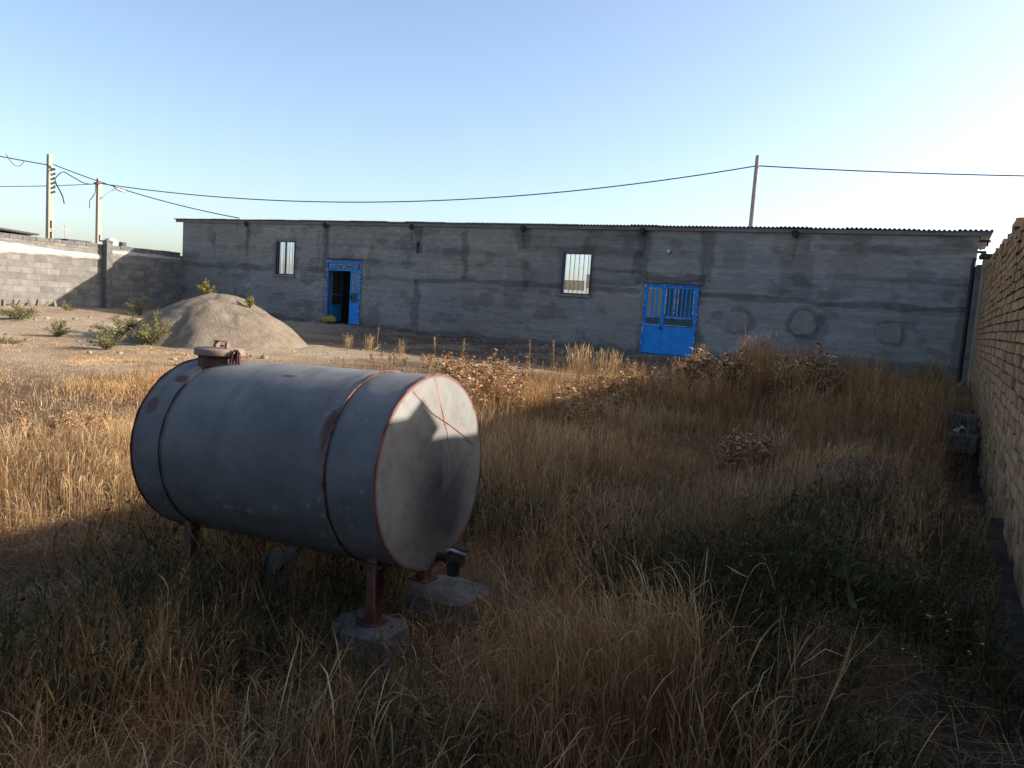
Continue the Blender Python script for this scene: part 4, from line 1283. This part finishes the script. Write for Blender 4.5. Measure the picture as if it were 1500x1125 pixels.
def merge(parts):
    V, F, T = [], [], []; o = 0
    for v, f, t in parts: V.append(v); F.append(f + o); T.append(t); o += len(v)
    return np.concatenate(V), np.concatenate(F), np.concatenate(T)


def scatter(n, x0, x1, y0, y1, dens, pad=170):
    X = RNG.uniform(x0, x1, n); Y = RNG.uniform(y0, y1, n)
    Z = ground_z(X, Y)
    u, v, d = project(np.stack([X, Y, Z + .3], -1))
    keep = (u > -pad) & (u < 1500 + pad) & (v < 1125 + 500) & (d > .5)
    keep &= RNG.random(n) < dens(X, Y)
    # not inside walls, footings or the heap
    keep &= X < .52
    keep &= ((X - MOUND[0]) / 3.0) ** 2 + ((Y - MOUND[1]) / 2.4) ** 2 > 1
    return np.stack([X, Y, Z], -1)[keep]


def clump(X, Y, s=1.6, o=0): return fbm(X * s + o, Y * s + o * 2, 4)


def height_map(X, Y):
    h = .22 + .34 * sst(.3, .72, clump(X, Y, .55, 3)) + .26 * (clump(X, Y, 2.2, 8) - .5)
    h = h * (1 - .28 * sst(5, 8, Y)) * (1 - .35 * sst(9, 13, Y))
    h = h * (1 - .30 * sst(3.6, 5, Y) * sst(5.5, 8.0, -X))             # shorter in the sunny left
    h = h * (.42 + .58 * sst(-13, -5.5, X))
    h = h + .30 * sst(-5, -3.2, X) * sst(10.5, 13, Y) * sst(.42, .62, clump(X, Y, .9, 91)) + .06 * sst(-5, -3.2, X) * sst(11, 13.5, Y)
    h = h * (1 - .32 * sst(-1.45, -1.9, X) * sst(4.2, 3.4, Y))          # low and thin left of the near leg
    h = h * (1 - .5 * np.exp(-((X + 2.3) / .3) ** 2 - ((Y - 2.55) / .3) ** 2))
    # tall stand right of the tank
    h = h + .22 * np.exp(-((X + .95) / .6) ** 2 - ((Y - 3.0) / .7) ** 2)
    return h


def dens_main(X, Y):
    gr = np.exp(-((X + .1) / .5) ** 2 - ((Y - 4.4) / 1.9) ** 2) + .8 * np.exp(-((X + .75) / .45) ** 2 - ((Y - 5.3) / .8) ** 2)
    d = sst(.30, .50, clump(X, Y, .8, 1)) * .65 + .35
    d = d * (.22 + .78 * sst(.40, .60, clump(X, Y, 3.2, 41)))
    d = d * (1 - sst(14.3, 15.6, Y - 3.2 * sst(-5.2, -3.4, X) + 1.2 * (clump(X, Y, .7, 5) - .5)))
    bare = np.maximum(sst(-.6, 2.6, -X - (1.05 * Y + 3.4) + 5 * (clump(X, Y, .7, 6) - .5)), sst(10.2, 12.4, Y + 3 * (clump(X, Y, .6, 16) - .5)) * sst(-8.5, -10.5, X)) * .93 + .5 * sst(11, 13.5, Y) * (1 - sst(-7.5, -5.5, X))
    bare = np.clip(bare, 0, 1)
    d = d * (1 - .93 * bare)
    d = d * (1 - .8 * sst(-.15, .2, X))
    hp = np.exp(-((X + .55) / .55) ** 2 - ((Y - 8.2) / .9) ** 2); d = d * (1 - .75 * sst(.3, .7, hp))
    bl = np.exp(-((X + 4.2) / .7) ** 2 - ((Y - 2.3) / .35) ** 2); d = d * (1 - .8 * sst(.3, .8, bl))
    d = d * (1 - .62 * np.clip(gr, 0, 1)) * (1 - .75 * np.exp(-((X + 2.3) / .26) ** 2 - ((Y - 2.55) / .28) ** 2))
    return np.clip(d, 0, 1)


parts = []


def stems(P, K, wmul, hmul=1.0, tint0=.5, dead=0.0, hookp=.6):
    n = len(P); X, Y = P[:, 0], P[:, 1]
    h = height_map(X, Y) * hmul * np.where(RNG.random(n) < np.where((X < -1.5) & (Y < 4), .02, .09), RNG.uniform(1.1, 1.6, n), RNG.uniform(.45, 1.15, n))
    lodge = clump(X, Y, .9, 51)
    az = np.where(RNG.random(n) < .6, lodge * 14 + RNG.normal(0, .6, n), RNG.uniform(0, 2 * PI, n)); a0 = np.abs(RNG.normal(0, .13, n)) + .35 * sst(.5, .7, lodge) + np.where(RNG.random(n) < .06, RNG.uniform(.3, 1.1, n), 0); bend = np.abs(RNG.normal(.15, .25, n))
    hook = np.where(RNG.random(n) < hookp, RNG.uniform(1.0, 3.2, n), RNG.uniform(0, .5, n))
    hook = hook * (1.0 if K > 6 else .6)
    w = RNG.uniform(.0020, .0036, n) * wmul; head = np.where(RNG.random(n) < .65, RNG.uniform(.0025, .006, n), 0) * wmul
    t = np.clip(tint0 - .12 * (Y < 5) * (X > -5) + .45 * (clump(X, Y, 1.1, 12) - .5) + RNG.normal(0, .19, n), 0, 1)
    return blades(P, h, az, a0, bend, hook, w, head, t, K)


def leaves(P, K, wmul, hmul=.6, tint0=.4):
    n = len(P); X, Y = P[:, 0], P[:, 1]
    h = height_map(X, Y) * hmul * RNG.uniform(.4, 1.2, n)
    az = RNG.uniform(0, 2 * PI, n); a0 = RNG.uniform(.05, .7, n); bend = RNG.uniform(.2, 2.0, n)
    t = np.clip(tint0 + .4 * (clump(X, Y, 1.1, 12) - .5) + RNG.normal(0, .2, n), 0, 1)
    return blades(P, h, az, a0, bend, np.zeros(n), RNG.uniform(.004, .009, n) * wmul, np.zeros(n), t, K)


# foreground, to 6 m
P = scatter(60000, -7.5, .6, .9, 6.2, dens_main, 120); parts.append(stems(P, 10, .95, 1.12, .5, 0, .75))
P = scatter(42000, -7.5, .6, .9, 6.2, dens_main, 120); parts.append(leaves(P, 6, .55))
P = scatter(30000, -7.5, .6, .9, 6.2, lambda x, y: dens_main(x, y) * .9, 120); parts.append(leaves(P, 3, .8, .28, .25))
# tall stand by the near footing, right of the tank
P = scatter(9000, -2.1, -.35, 2.2, 3.9, lambda x, y: np.exp(-((x + 1.05) / .5) ** 2 - ((y - 3.0) / .55) ** 2), 100); parts.append(stems(P, 10, 1.0, 1.05, .55, 0, .8))
# middle distance
P = scatter(105000, -16, .6, 6.0, 11, dens_main, 80); parts.append(stems(P, 5, 1.25, 1.0, .58))
P = scatter(70000, -16, .6, 6.0, 11, dens_main, 80); parts.append(leaves(P, 3, 1.4, .5, .45))
P = scatter(90000, -22, .6, 10.8, 19, dens_main, 60); parts.append(stems(P, 4, 1.9, .95, .55))
P = scatter(45000, -22, .6, 10.8, 19, dens_main, 60); parts.append(leaves(P, 3, 2.2, .45, .45))
# dry branching weeds among the grass: side twigs with small heads up each stalk


def weeds(n, x0, x1, y0, y1, dens, wmul, pad, hm=1.0):
    P = scatter(n, x0, x1, y0, y1, dens, pad); n = len(P)
    h = (height_map(P[:, 0], P[:, 1]) * 1.25 + .06) * hm * RNG.uniform(.6, 1.25, n)
    az = RNG.uniform(0, 2 * PI, n); a0 = np.abs(RNG.normal(0, .16, n)); t = np.clip(RNG.normal(.30, .2, n) + .3 * (clump(P[:, 0], P[:, 1], 1.5, 71) - .5), 0, 1)
    z0 = np.zeros(n)
    out = [blades(P, h, az, a0, z0, z0, RNG.uniform(.003, .005, n) * wmul, z0, t, 3)]
    k = 9
    D = np.stack([np.sin(a0) * np.cos(az), np.sin(a0) * np.sin(az), np.cos(a0)], -1)
    u = RNG.uniform(.25, 1.0, (n, k))
    Q = (P[:, None] + D[:, None] * (h[:, None] * u)[..., None]).reshape(-1, 3); m_ = n * k
    hh = np.repeat(h, k) * RNG.uniform(.12, .34, m_)
    out.append(blades(Q, hh, RNG.uniform(0, 2 * PI, m_), RNG.uniform(.25, 1.0, m_), RNG.uniform(-.5, .3, m_), np.zeros(m_), RNG.uniform(.0022, .004, m_) * wmul, RNG.uniform(.004, .013, m_) * wmul, np.clip(np.repeat(t, k) + RNG.normal(.05, .12, m_), 0, 1), 3))
    return out


wd = lambda x, y: dens_main(x, y) * sst(.42, .60, clump(x, y, .9, 61))
parts += weeds(13000, -6, .5, 1.2, 6.2, lambda x, y: wd(x, y) * .8, .75, 100)
parts += weeds(26000, -12, .5, 6.2, 11, wd, 1.3, 80)
parts += weeds(34000, -14, .55, 11, 19, lambda x, y: np.clip(dens_main(x, y) * (.25 + .75 * sst(-5.5, -3.5, x)), 0, 1), 2.0, 60, 1.15)
# left, sunny
P = scatter(120000, -22, -7.2, 2.5, 11.5, lambda x, y: dens_main(x, y), 80); parts.append(stems(P, 5, 1.15, .85, .90))
P = scatter(80000, -22, -7.2, 2.5, 11.5, lambda x, y: dens_main(x, y), 80); parts.append(leaves(P, 3, 1.3, .45, .85))
# thin low tufts over the bare yard
P = scatter(140000, -30, -9, 6, 16.5, lambda x, y: sst(.58, .72, clump(x, y, 1.2, 21)) * .8 + .02, 60); parts.append(leaves(P, 3, 1.8, .42, .7))
V, F, T = merge(parts)
kind(link('dry_grass', np_mesh('dry_grass', V, F, True, {'tint': T}), MT['grass']), 'stuff')
print('grass faces', len(F))

# green undergrowth in the shade
def dens_green(X, Y):
    d = np.exp(-((X + .15) / .62) ** 2 - ((Y - 4.4) / 2.0) ** 2) + .9 * np.exp(-((X + .75) / .55) ** 2 - ((Y - 5.4) / 1.1) ** 2) + .35 * np.exp(-((X + 3.9) / .7) ** 2 - ((Y - 3.3) / .6) ** 2)
    d = d + .45 * np.exp(-((X + 5.7) / .6) ** 2 - ((Y - 3.9) / .4) ** 2) + .8 * np.exp(-((X + 2.7) / .6) ** 2 - ((Y - 1.7) / .45) ** 2) + .35 * (Y < 5.5) * (X > -4)
    return np.clip(d * sst(.38, .62, clump(X, Y, 1.4, 33)) * 1.15, 0, 1)


parts = []
P = scatter(60000, -7, .58, 1.5, 8, dens_green, 100); n = len(P)
h = RNG.uniform(.08, .42, n)
parts.append(blades(P, h, RNG.uniform(0, 2 * PI, n), RNG.uniform(0, .5, n), RNG.uniform(0, 1.4, n), np.zeros(n), RNG.uniform(.004, .012, n), RNG.uniform(0, .012, n), RNG.uniform(0, 1, n), 4))
P2 = P[:12000].copy(); n = len(P2); P2[:, 2] += RNG.uniform(.03, .34, n)
parts.append(blades(P2, RNG.uniform(.03, .07, n), RNG.uniform(0, 2 * PI, n), RNG.uniform(.6, 1.7, n), RNG.uniform(-.3, .6, n), np.zeros(n), RNG.uniform(.012, .026, n), RNG.uniform(0, .012, n), RNG.uniform(0, 1, n), 3))
V, F, T = merge(parts)
kind(link('green_undergrowth', np_mesh('green_undergrowth', V, F, True, {'tint': T}), MT['green_grass']), 'stuff')

# loose straw and litter over the ground
P = scatter(110000, -12, .5, 1.0, 12, lambda x, y: .3 + .7 * (1 - sst(8, 12, -x + .75 * (y - 6))), 80); n = len(P); P[:, 2] += RNG.uniform(.0, 1.0, n) ** 2 * .16
V, F, T = blades(P, RNG.uniform(.08, .34, n), RNG.uniform(0, 2 * PI, n), RNG.uniform(1.2, 1.6, n), RNG.uniform(-.2, .3, n), np.zeros(n), RNG.uniform(.002, .005, n), np.zeros(n), np.clip(RNG.normal(.45, .25, n), 0, 1), 3)
kind(link('straw_litter', np_mesh('straw_litter', V, F, True, {'tint': T}), MT['grass']), 'stuff')

# pebbles and clods
P = scatter(14000, -30, .5, 5, 21.9, lambda x, y: (.05 + .7 * sst(17, 19, y)) * sst(.4, .6, clump(x, y, .9, 14)) + .06 * sst(9, 12, -x), 60)
n = len(P); ico = []
import bmesh
bm = bmesh.new(); bmesh.ops.create_icosphere(bm, subdivisions=1, radius=1); bv_ = np.array([v.co[:] for v in bm.verts]); bf_ = np.array([[v.index for v in f.verts] for f in bm.faces]); bm.free()
sz = RNG.gamma(1.6, .014, n) + .006
sc = sz[:, None] * RNG.uniform(.6, 1.3, (n, 3)) * np.array([1, 1, .7]); rz = RNG.uniform(0, 2 * PI, n)
vv = bv_[None] * (1 + RNG.uniform(-.22, .22, (n, len(bv_), 1))) * sc[:, None]
c, s_ = np.cos(rz)[:, None], np.sin(rz)[:, None]
vx = vv[..., 0] * c - vv[..., 1] * s_; vy = vv[..., 0] * s_ + vv[..., 1] * c
V = np.stack([vx + P[:, 0:1], vy + P[:, 1:2], vv[..., 2] + P[:, 2:3]], -1).reshape(-1, 3)
F = (bf_[None] + (np.arange(n) * len(bv_))[:, None, None]).reshape(-1, 3)
kind(link('gravel', np_mesh('gravel', V, F, False, {'tint': np.repeat(np.clip(RNG.normal(.45, .2, n), 0, 1), len(bv_))}), MT['stone']), 'stuff')

# ------------------------------------------------------------------ single plants
def tube_arr(pts, radii, n=4):
    b = MB(); b.tube(pts, radii, n, caps=False); return np.array([tuple(v) for v in b.v]), np.array(b.f)


class PlantB:
    def __init__(s): s.V = []; s.F = []; s.T = []; s.o = 0

    def add(s, V, F, t):
        V = np.asarray(V, float); s.V.append(V); s.F.append(np.asarray(F) + s.o); s.T.append(np.full(len(V), t) if np.isscalar(t) else t); s.o += len(V)

    def tube(s, pts, r, t, n=4):
        V, F = tube_arr(pts, r, n); s.add(V, F, t)

    def leaf(s, p, d, ln, w, t, up=None):
        """a pointed two-quad leaf from p in direction d"""
        d = Vector(d).normalized(); p = Vector(p)
        sd = d.cross(Vector((random.uniform(-1, 1), random.uniform(-1, 1), random.uniform(-.3, 1)))).normalized()
        nn = sd.cross(d)
        m1 = p + d * ln * .45 + nn * ln * .06; e = p + d * ln - nn * ln * .10
        V = [p - sd * w * .12, p + sd * w * .12, m1 + sd * w * .5, m1 - sd * w * .5, e + sd * w * .04, e - sd * w * .04]
        s.add([tuple(v) for v in V], [(0, 1, 2, 3), (3, 2, 4, 5)], t)

    def mesh(s, name): return np_mesh(name, np.concatenate(s.V), np.concatenate(s.F), True, {'tint': np.clip(np.concatenate(s.T), 0, 1)})


def rdir(el0, el1):
    a = random.uniform(0, 2 * PI); e = random.uniform(el0, el1)
    return Vector((math.cos(a) * math.cos(e), math.sin(a) * math.cos(e), math.sin(e)))


def thistle_mesh(h, ns, spread):
    b = PlantB()
    for k in range(ns):
        d = rdir(.9, 1.5) if k else Vector((0, 0, 1)); d = (d + Vector((0, 0, 1 - spread))).normalized()
        r0 = Vector((random.uniform(-.06, .06), random.uniform(-.06, .06), 0)); L_ = h * random.uniform(.6, 1.0)
        mid = r0 + d * L_ * .5 + Vector((random.uniform(-.02, .02), random.uniform(-.02, .02), 0)); top = r0 + d * L_
        b.tube([r0, mid, top], [.006, .0045, .003], random.uniform(.3, .7))
        for q in range(random.randint(3, 6)):
            u = random.uniform(.35, 1.0); p = r0.lerp(top, u); dd = (rdir(.1, 1.2) + d * .6).normalized(); l2 = random.uniform(.06, .2) * (1.2 - u * .5)
            e = p + dd * l2
            b.tube([p, e], [.003, .002], random.uniform(.35, .75), 3)
            hr = random.uniform(.012, .020)
            # spiny head
            th = random.uniform(0, .45)
            for i_ in range(5):
                dv = rdir(-.2, 1.3); b.leaf(e, dv, hr * 1.6, hr * 1.3, th)
            tl = random.uniform(.25, 1)
            for i_ in range(random.randint(5, 8)):
                dv = rdir(-.5, .6); b.leaf(e, dv, random.uniform(.03, .065), random.uniform(.010, .022), tl + random.uniform(-.15, .15))
        for q in range(random.randint(4, 8)):
            p = r0.lerp(top, random.uniform(.1, .8)); b.leaf(p, rdir(-.6, .5), random.uniform(.05, .12), random.uniform(.015, .04), random.uniform(0, .9))
    return b.mesh('thistle')


TH_M = [thistle_mesh(.62, 8, .2), thistle_mesh(.5, 11, .5), thistle_mesh(.75, 7, .15), thistle_mesh(.42, 9, .7)]
for me in TH_M: me.materials.append(MT['thistle'])


def plant(name, me, x, y, label, cat, sc=1.0, group=None, z=None):
    o = bpy.data.objects.new(name, me); COL.objects.link(o)
    o.location = (x, y, (gz(x, y) if z is None else z) - .01); o.rotation_euler = (random.uniform(-.08, .08), random.uniform(-.08, .08), random.uniform(0, 6.28)); o.scale = (sc * random.uniform(.9, 1.15),) * 2 + (sc,)
    return tag(o, label, cat, group)


def thistle_patch(n, cx, cy, rx, ry, sc, label, group, z=None):
    for k in range(n):
        a = random.uniform(0, 2 * PI); r = math.sqrt(random.random())
        x = min(cx + rx * r * math.cos(a), .3); plant('dry_thistle', TH_M[k % 4], x, cy + ry * r * math.sin(a), label, 'plant', sc * 1.15 * random.uniform(.75, 1.15), group)


def thistle_field(n, poly, sc, label, group):
    """scattered evenly in a quadrilateral on the ground"""
    for k in range(n):
        u, v = random.random(), random.random()
        a_, b_, c_, d_ = [np.array(q) for q in poly]
        p = (a_ * (1 - u) + b_ * u) * (1 - v) + (d_ * (1 - u) + c_ * u) * v
        plant('dry_thistle', TH_M[random.randrange(4)], min(p[0], .3), p[1], label, 'plant', sc * random.uniform(.7, 1.15), group)


random.seed(21)
thistle_field(78, [(-9.0, 12.8), (-6.9, 12.6), (-5.0, 9.2), (-5.6, 8.5)], .92, 'dry pale brown thistle in the sunlit clump just behind the tank', 'sunlit thistles behind the tank')
thistle_field(42, [(-5.2, 10.4), (-5.3, 14.2), (-3.8, 12.4), (-4.0, 8.9)], .85, 'dark dry thistle along the shadow edge left of the double door', 'thistles along the shadow edge')
thistle_patch(14, -3.55, 13.6, .5, .5, 1.35, 'tall dry thistle in shade below the right corner of the double door', 'thistles below the double door')
thistle_patch(14, -2.1, 14.0, .55, .5, 1.35, 'tall dry thistle in shade below the filled vent holes', 'thistles below the vent patches')
thistle_patch(9, -1.75, 8.5, .4, .5, .62, 'low dark thistle in the shaded grass left of the earth heap', 'thistles by the earth heap')
thistle_patch(7, -7.8, 4.5, .8, .3, .5, 'low brown thistle in the sunny grass at the far left', 'thistles in the left grass')
thistle_patch(16, -10.6, 14.0, 1.9, .9, .42, 'small dry thistle on the sunny rise in front of the building', 'small thistles on the rise')


def seed_stalk(h, r, lean, label, x, y, t=.6):
    b = PlantB(); top = Vector((lean, random.uniform(-.03, .03), h)); mid = top * .55 + Vector((0, .01, 0))
    b.tube([Vector((0, 0, 0)), mid, top], [.007, .006, .004], .4, 5)
    for k in range(90):
        u = random.uniform(.55, 1.0); p = mid.lerp(top, (u - .55) / .45); b.leaf(p, rdir(.2, 1.3), random.uniform(.015, .03) + r * .4, r, t + random.uniform(-.3, .3))
    for k in range(8):
        b.leaf(top * random.uniform(.05, .5), rdir(-.2, .9), random.uniform(.08, .16), .02, random.uniform(.2, .6))
    me = b.mesh('seed_stalk'); me.materials.append(MT['straw'])
    return plant('seed_stalk', me, x, y, label, 'plant', 1.0)


random.seed(5)
seed_stalk(.62, .03, .10, 'leaning dry seed stalk with fat head, rightmost of three above the tank', -10.05, 15.2)
seed_stalk(.60, .025, -.02, 'upright dry seed stalk, middle of three above the tank', -10.75, 15.1)
seed_stalk(.70, .012, .02, 'thin dry seed stalk, leftmost of three above the tank', -13.0, 15.6)
seed_stalk(.75, .028, .0, 'fat headed dry stalk, left end of the grass tuft under the right window', -7.75, 15.6)
seed_stalk(.70, .014, -.08, 'thin dry stalk just left of the grass tuft under the right window', -8.35, 15.5)


def tuft(n, h, wd, sp, mat, name):
    P = np.zeros((n, 3)); P[:, :2] = RNG.normal(0, sp, (n, 2))
    V, F, T = blades(P, RNG.uniform(.5, 1.0, n) * h, RNG.uniform(0, 2 * PI, n), np.abs(RNG.normal(.08, .12, n)), np.abs(RNG.normal(.1, .2, n)), RNG.uniform(0, .8, n), RNG.uniform(.6, 1.2, n) * wd, RNG.uniform(.4, 2.0, n) * wd, np.clip(RNG.normal(.6, .2, n), 0, 1), 6)
    me = np_mesh(name, V, F, True, {'tint': T}); me.materials.append(mat); return me


tm = [tuft(60, .85, .008, .11, MT['straw'], 'grass_tuft') for k in range(3)]
random.seed(9)
for k, (x, y) in enumerate(((-7.3, 15.7), (-7.0, 15.5), (-6.65, 15.8), (-6.3, 15.6))):
    plant('grass_tuft', tm[k % 3], x, y, 'tall straw tuft in the row under the right window', 'grass tuft', random.uniform(.85, 1.1), 'straw tufts under the right window')
for k, (x, y) in enumerate(((-13.6, 16.0), (-12.2, 15.6), (-14.4, 16.0))):
    plant('grass_tuft', tm[k % 3], x, y, 'short straw tuft on the rise below the open door', 'grass tuft', random.uniform(.5, .7), 'straw tufts below the open door')


def bush_mesh(h, r, n, leaf, mat, ns=14, flat=.7):
    b = PlantB()
    for k in range(ns):
        d = rdir(.2, 1.4); ln = random.uniform(.6, 1); e = Vector((d.x * r, d.y * r, .05 + d.z * h)) * ln
        m_ = e * .5 + Vector((0, 0, .08 * h)); b.tube([Vector((d.x * .008, d.y * .008, 0)), m_, e], [.008, .005, .003], random.uniform(0, .3), 3)
        for q in range(n):
            u = random.uniform(.15, 1.08); p = (Vector((0, 0, 0)).lerp(m_, u * 2) if u < .5 else m_.lerp(e, u * 2 - 1)) + Vector((random.gauss(0, min(.05, r * .07)), random.gauss(0, min(.05, r * .07)), random.gauss(0, min(.035, r * .05))))
            if p.z < .005: p.z = abs(p.z) + .01
            b.leaf(p, (rdir(-.3, 1.2) + d * .5), leaf * random.uniform(.5, 1.3), leaf * random.uniform(.18, .4), random.random())
    me = b.mesh('bush'); me.materials.append(mat); return me


random.seed(31)
for nm, x, y, h, r, n, lf_, mt, lab, z in (
        ('shrub', -24.0, 12.35, .42, .85, 150, .065, 'bush', 'low spreading green shrub at the far left of the bare yard', None),
        ('shrub', -19.6, 10.95, .40, .42, 110, .055, 'bush', 'small greyish shrub between the far left shrub and the sand heap', None),
        ('shrub', -16.5, 10.35, .38, .48, 120, .055, 'bush', 'small green shrub in front of the big shrub beside the sand heap', None),
        ('shrub', -18.55, 12.15, .70, .90, 190, .06, 'bush', 'big grey green shrub, left half of the thicket beside the sand heap', None),
        ('shrub', -16.9, 11.75, .78, .80, 190, .06, 'bush', 'big leafy shrub at the foot of the sand heap, nearest to it', None),
        ('shrub', -25.2, 17.0, .75, .9, 90, .06, 'bush', 'shaded shrub between the block wall corner and the sand heap', None),
        ('weed_plant', -17.75, 13.95, .38, .36, 40, .07, 'fresh', 'yellow green plant growing on the very top of the sand heap', heap_z(-17.75, 13.95)),
        ('weed_plant', -16.35, 14.25, .30, .18, 26, .06, 'fresh', 'small upright plant on the right shoulder of the sand heap', heap_z(-16.35, 14.25)),
        ('weed_plant', -26.6, 15.2, .25, .5, 26, .05, 'bush', 'dull little weed at the foot of the sunlit block wall', None),
        ('weed_plant', -18.5, 9.3, .12, .4, 26, .05, 'bush', 'flat olive weed on bare ground in front of the shrubs', None)):
    plant(nm, bush_mesh(h, r, n, lf_, MT[mt]), x, y, lab, 'plant' if nm == 'weed_plant' else 'shrub', 1.0, None, z)


# tall ragged weed in the right foreground
def tall_weed(pts, r, nl, ll, tl, flowers=0, brs=3):
    b = PlantB(); P = [Vector(p) for p in smooth(pts, 5)]; n = len(P)
    b.tube(P, [r * (1 - .75 * k / (n - 1)) for k in range(n)], .55, 6)
    for k in range(nl):
        u = random.uniform(.0, .75); p = P[int(u * (n - 1))]; b.leaf(p, rdir(-.5, .9), ll * random.uniform(.5, 1.2), ll * .3, tl + random.uniform(-.25, .25))
    for k in range(brs):
        p = P[int(random.uniform(.4, .95) * (n - 1))]; e = p + rdir(.2, 1.2) * random.uniform(.06, .16); b.tube([p, e], [.003, .0015], .6, 3)
        if flowers:
            for q in range(4): b.leaf(e, rdir(.0, 1.0), .009, .008, 1.0)
        else:
            for q in range(4): b.leaf(e, rdir(-.2, 1.0), .03, .012, random.uniform(.3, .8))
    me = b.mesh('tall_weed'); me.materials.append(MT['weed']); return me


random.seed(77)
plant_w = plant('tall_weed', tall_weed([(0, 0, 0), (-.01, .0, .25), (-.05, .05, .5), (-.14, .1, .75), (-.26, .15, 1.0)], .010, 34, .11, .45, 0, 7), -.22, 3.9, 'tall leaning weed with ragged green leaves in the right foreground', 'weed')
plant_w.rotation_euler = (0, 0, 0)
for k, (x, y, h, lab) in enumerate(((.12, 3.85, .55, 'thin white flowered weed right of the tall leaning weed'), (.22, 4.05, .50, 'white flowered weed nearest to the foot of the brick wall'), (-.85, 4.4, .55, 'small white flowered weed at the right edge of the tall straw stand'), (-.95, 6.4, .5, 'pale flowered weed in the shaded grass below the low thistles'))):
    o = plant('flowering_weed', tall_weed([(0, 0, 0), (.01, 0, h * .4), (-.02, .01, h * .8), (-.03, 0, h)], .004, 14, .06, .3, 1, 6), x, y, lab, 'weed')
plant('dry_sprig', tall_weed([(0, 0, 0), (.03, 0, .18), (.10, 0, .42)], .006, 6, .05, .9, 1, 9), -4.75, 14.3, 'bleached dry sprig at the right end of the sunlit strip before the double door', 'plant', 1.2)
# broken pale reeds and a heap of dry twigs in front
b = MB()
for k in range(26):
    a = random.uniform(0, PI); c_ = Vector((-1.55 + random.gauss(0, .16), 2.45 + random.gauss(0, .09), .03 + random.uniform(0, .12))); d = Vector((math.cos(a), math.sin(a) * .6, random.uniform(-.1, .35))) * random.uniform(.12, .32)
    e = c_ + d; b.tube([c_ - d, c_ + Vector((random.uniform(-.03, .03),) * 3), e], [.0035, .003, .0015], 4, random.random())
    for q in range(2):
        p = c_.lerp(e, random.uniform(.2, .9)); b.tube([p, p + Vector((random.uniform(-.1, .1), random.uniform(-.1, .1), random.uniform(0, .1)))], [.002, .001], 3, random.random())
tag(b.build('twig_heap', MT['straw']), 'tangle of thin dry twigs in the foreground grass below the tank', 'twigs')
for k, (x, y, h, lean, lab) in enumerate(((-1.75, 2.65, .40, .45, 'bent pale reed arching over the foreground below the tank footing'), (-.72, 3.3, .75, .16, 'tall pale reed with a bent tip at the right of the straw stand'), (-1.25, 3.0, .62, .2, 'pale reed leaning right out of the straw stand'))):
    b = PlantB(); P_ = smooth([(0, 0, 0), (lean * .2, 0, h * .5), (lean * .6, .02, h * .9), (lean, .03, h), (lean * 1.35, .04, h * .85)], 6)
    b.tube(P_, [.0035 * (1 - .6 * i_ / (len(P_) - 1)) for i_ in range(len(P_))], .7, 5)
    for q in range(3):
        p = P_[random.randint(4, len(P_) - 3)]; b.leaf(p, rdir(-.3, .8), .16, .009, .5)
    me = b.mesh('broken_reed'); me.materials.append(MT['straw']); o = plant('broken_reed', me, x, y, lab, 'reed'); o.rotation_euler = (0, 0, random.uniform(-.4, .4))

# ------------------------------------------------------------------ light
sv = Vector((1.92, 1.42, 1.0)).normalized()
elev = math.asin(sv.z); azim = math.atan2(sv.x, sv.y)
w = bpy.data.worlds.new('World'); S.world = w; w.use_nodes = True
nt = w.node_tree; nt.nodes.clear()
sky = nt.nodes.new('ShaderNodeTexSky'); sky.sky_type = 'NISHITA'; sky.sun_disc = False
sky.sun_elevation = elev; sky.sun_rotation = azim
sky.altitude = 1250; sky.air_density = 1.0; sky.dust_density = 5.8; sky.ozone_density = 1.0
bg = nt.nodes.new('ShaderNodeBackground'); bg.inputs[1].default_value = 0.12
wo = nt.nodes.new('ShaderNodeOutputWorld')
L(nt, sky.outputs[0], bg.inputs[0]); L(nt, bg.outputs[0], wo.inputs[0])
ld = bpy.data.lights.new('sun', 'SUN'); ld.energy = 5.0; ld.angle = math.radians(0.53); ld.color = (1.0, 0.90, 0.77)
lo = bpy.data.objects.new('sun', ld); COL.objects.link(lo)
lo.rotation_euler = sv.to_track_quat('Z', 'Y').to_euler(); lo.location = sv * 60

S.view_settings.view_transform = 'Standard'; S.view_settings.look = 'None'
S.view_settings.exposure = 1.3; S.view_settings.gamma = 1.0
S.render.engine = 'CYCLES'
S.cycles.max_bounces = 6; S.cycles.transparent_max_bounces = 12
try:
    S.cycles.use_denoising = True
except Exception:
    pass
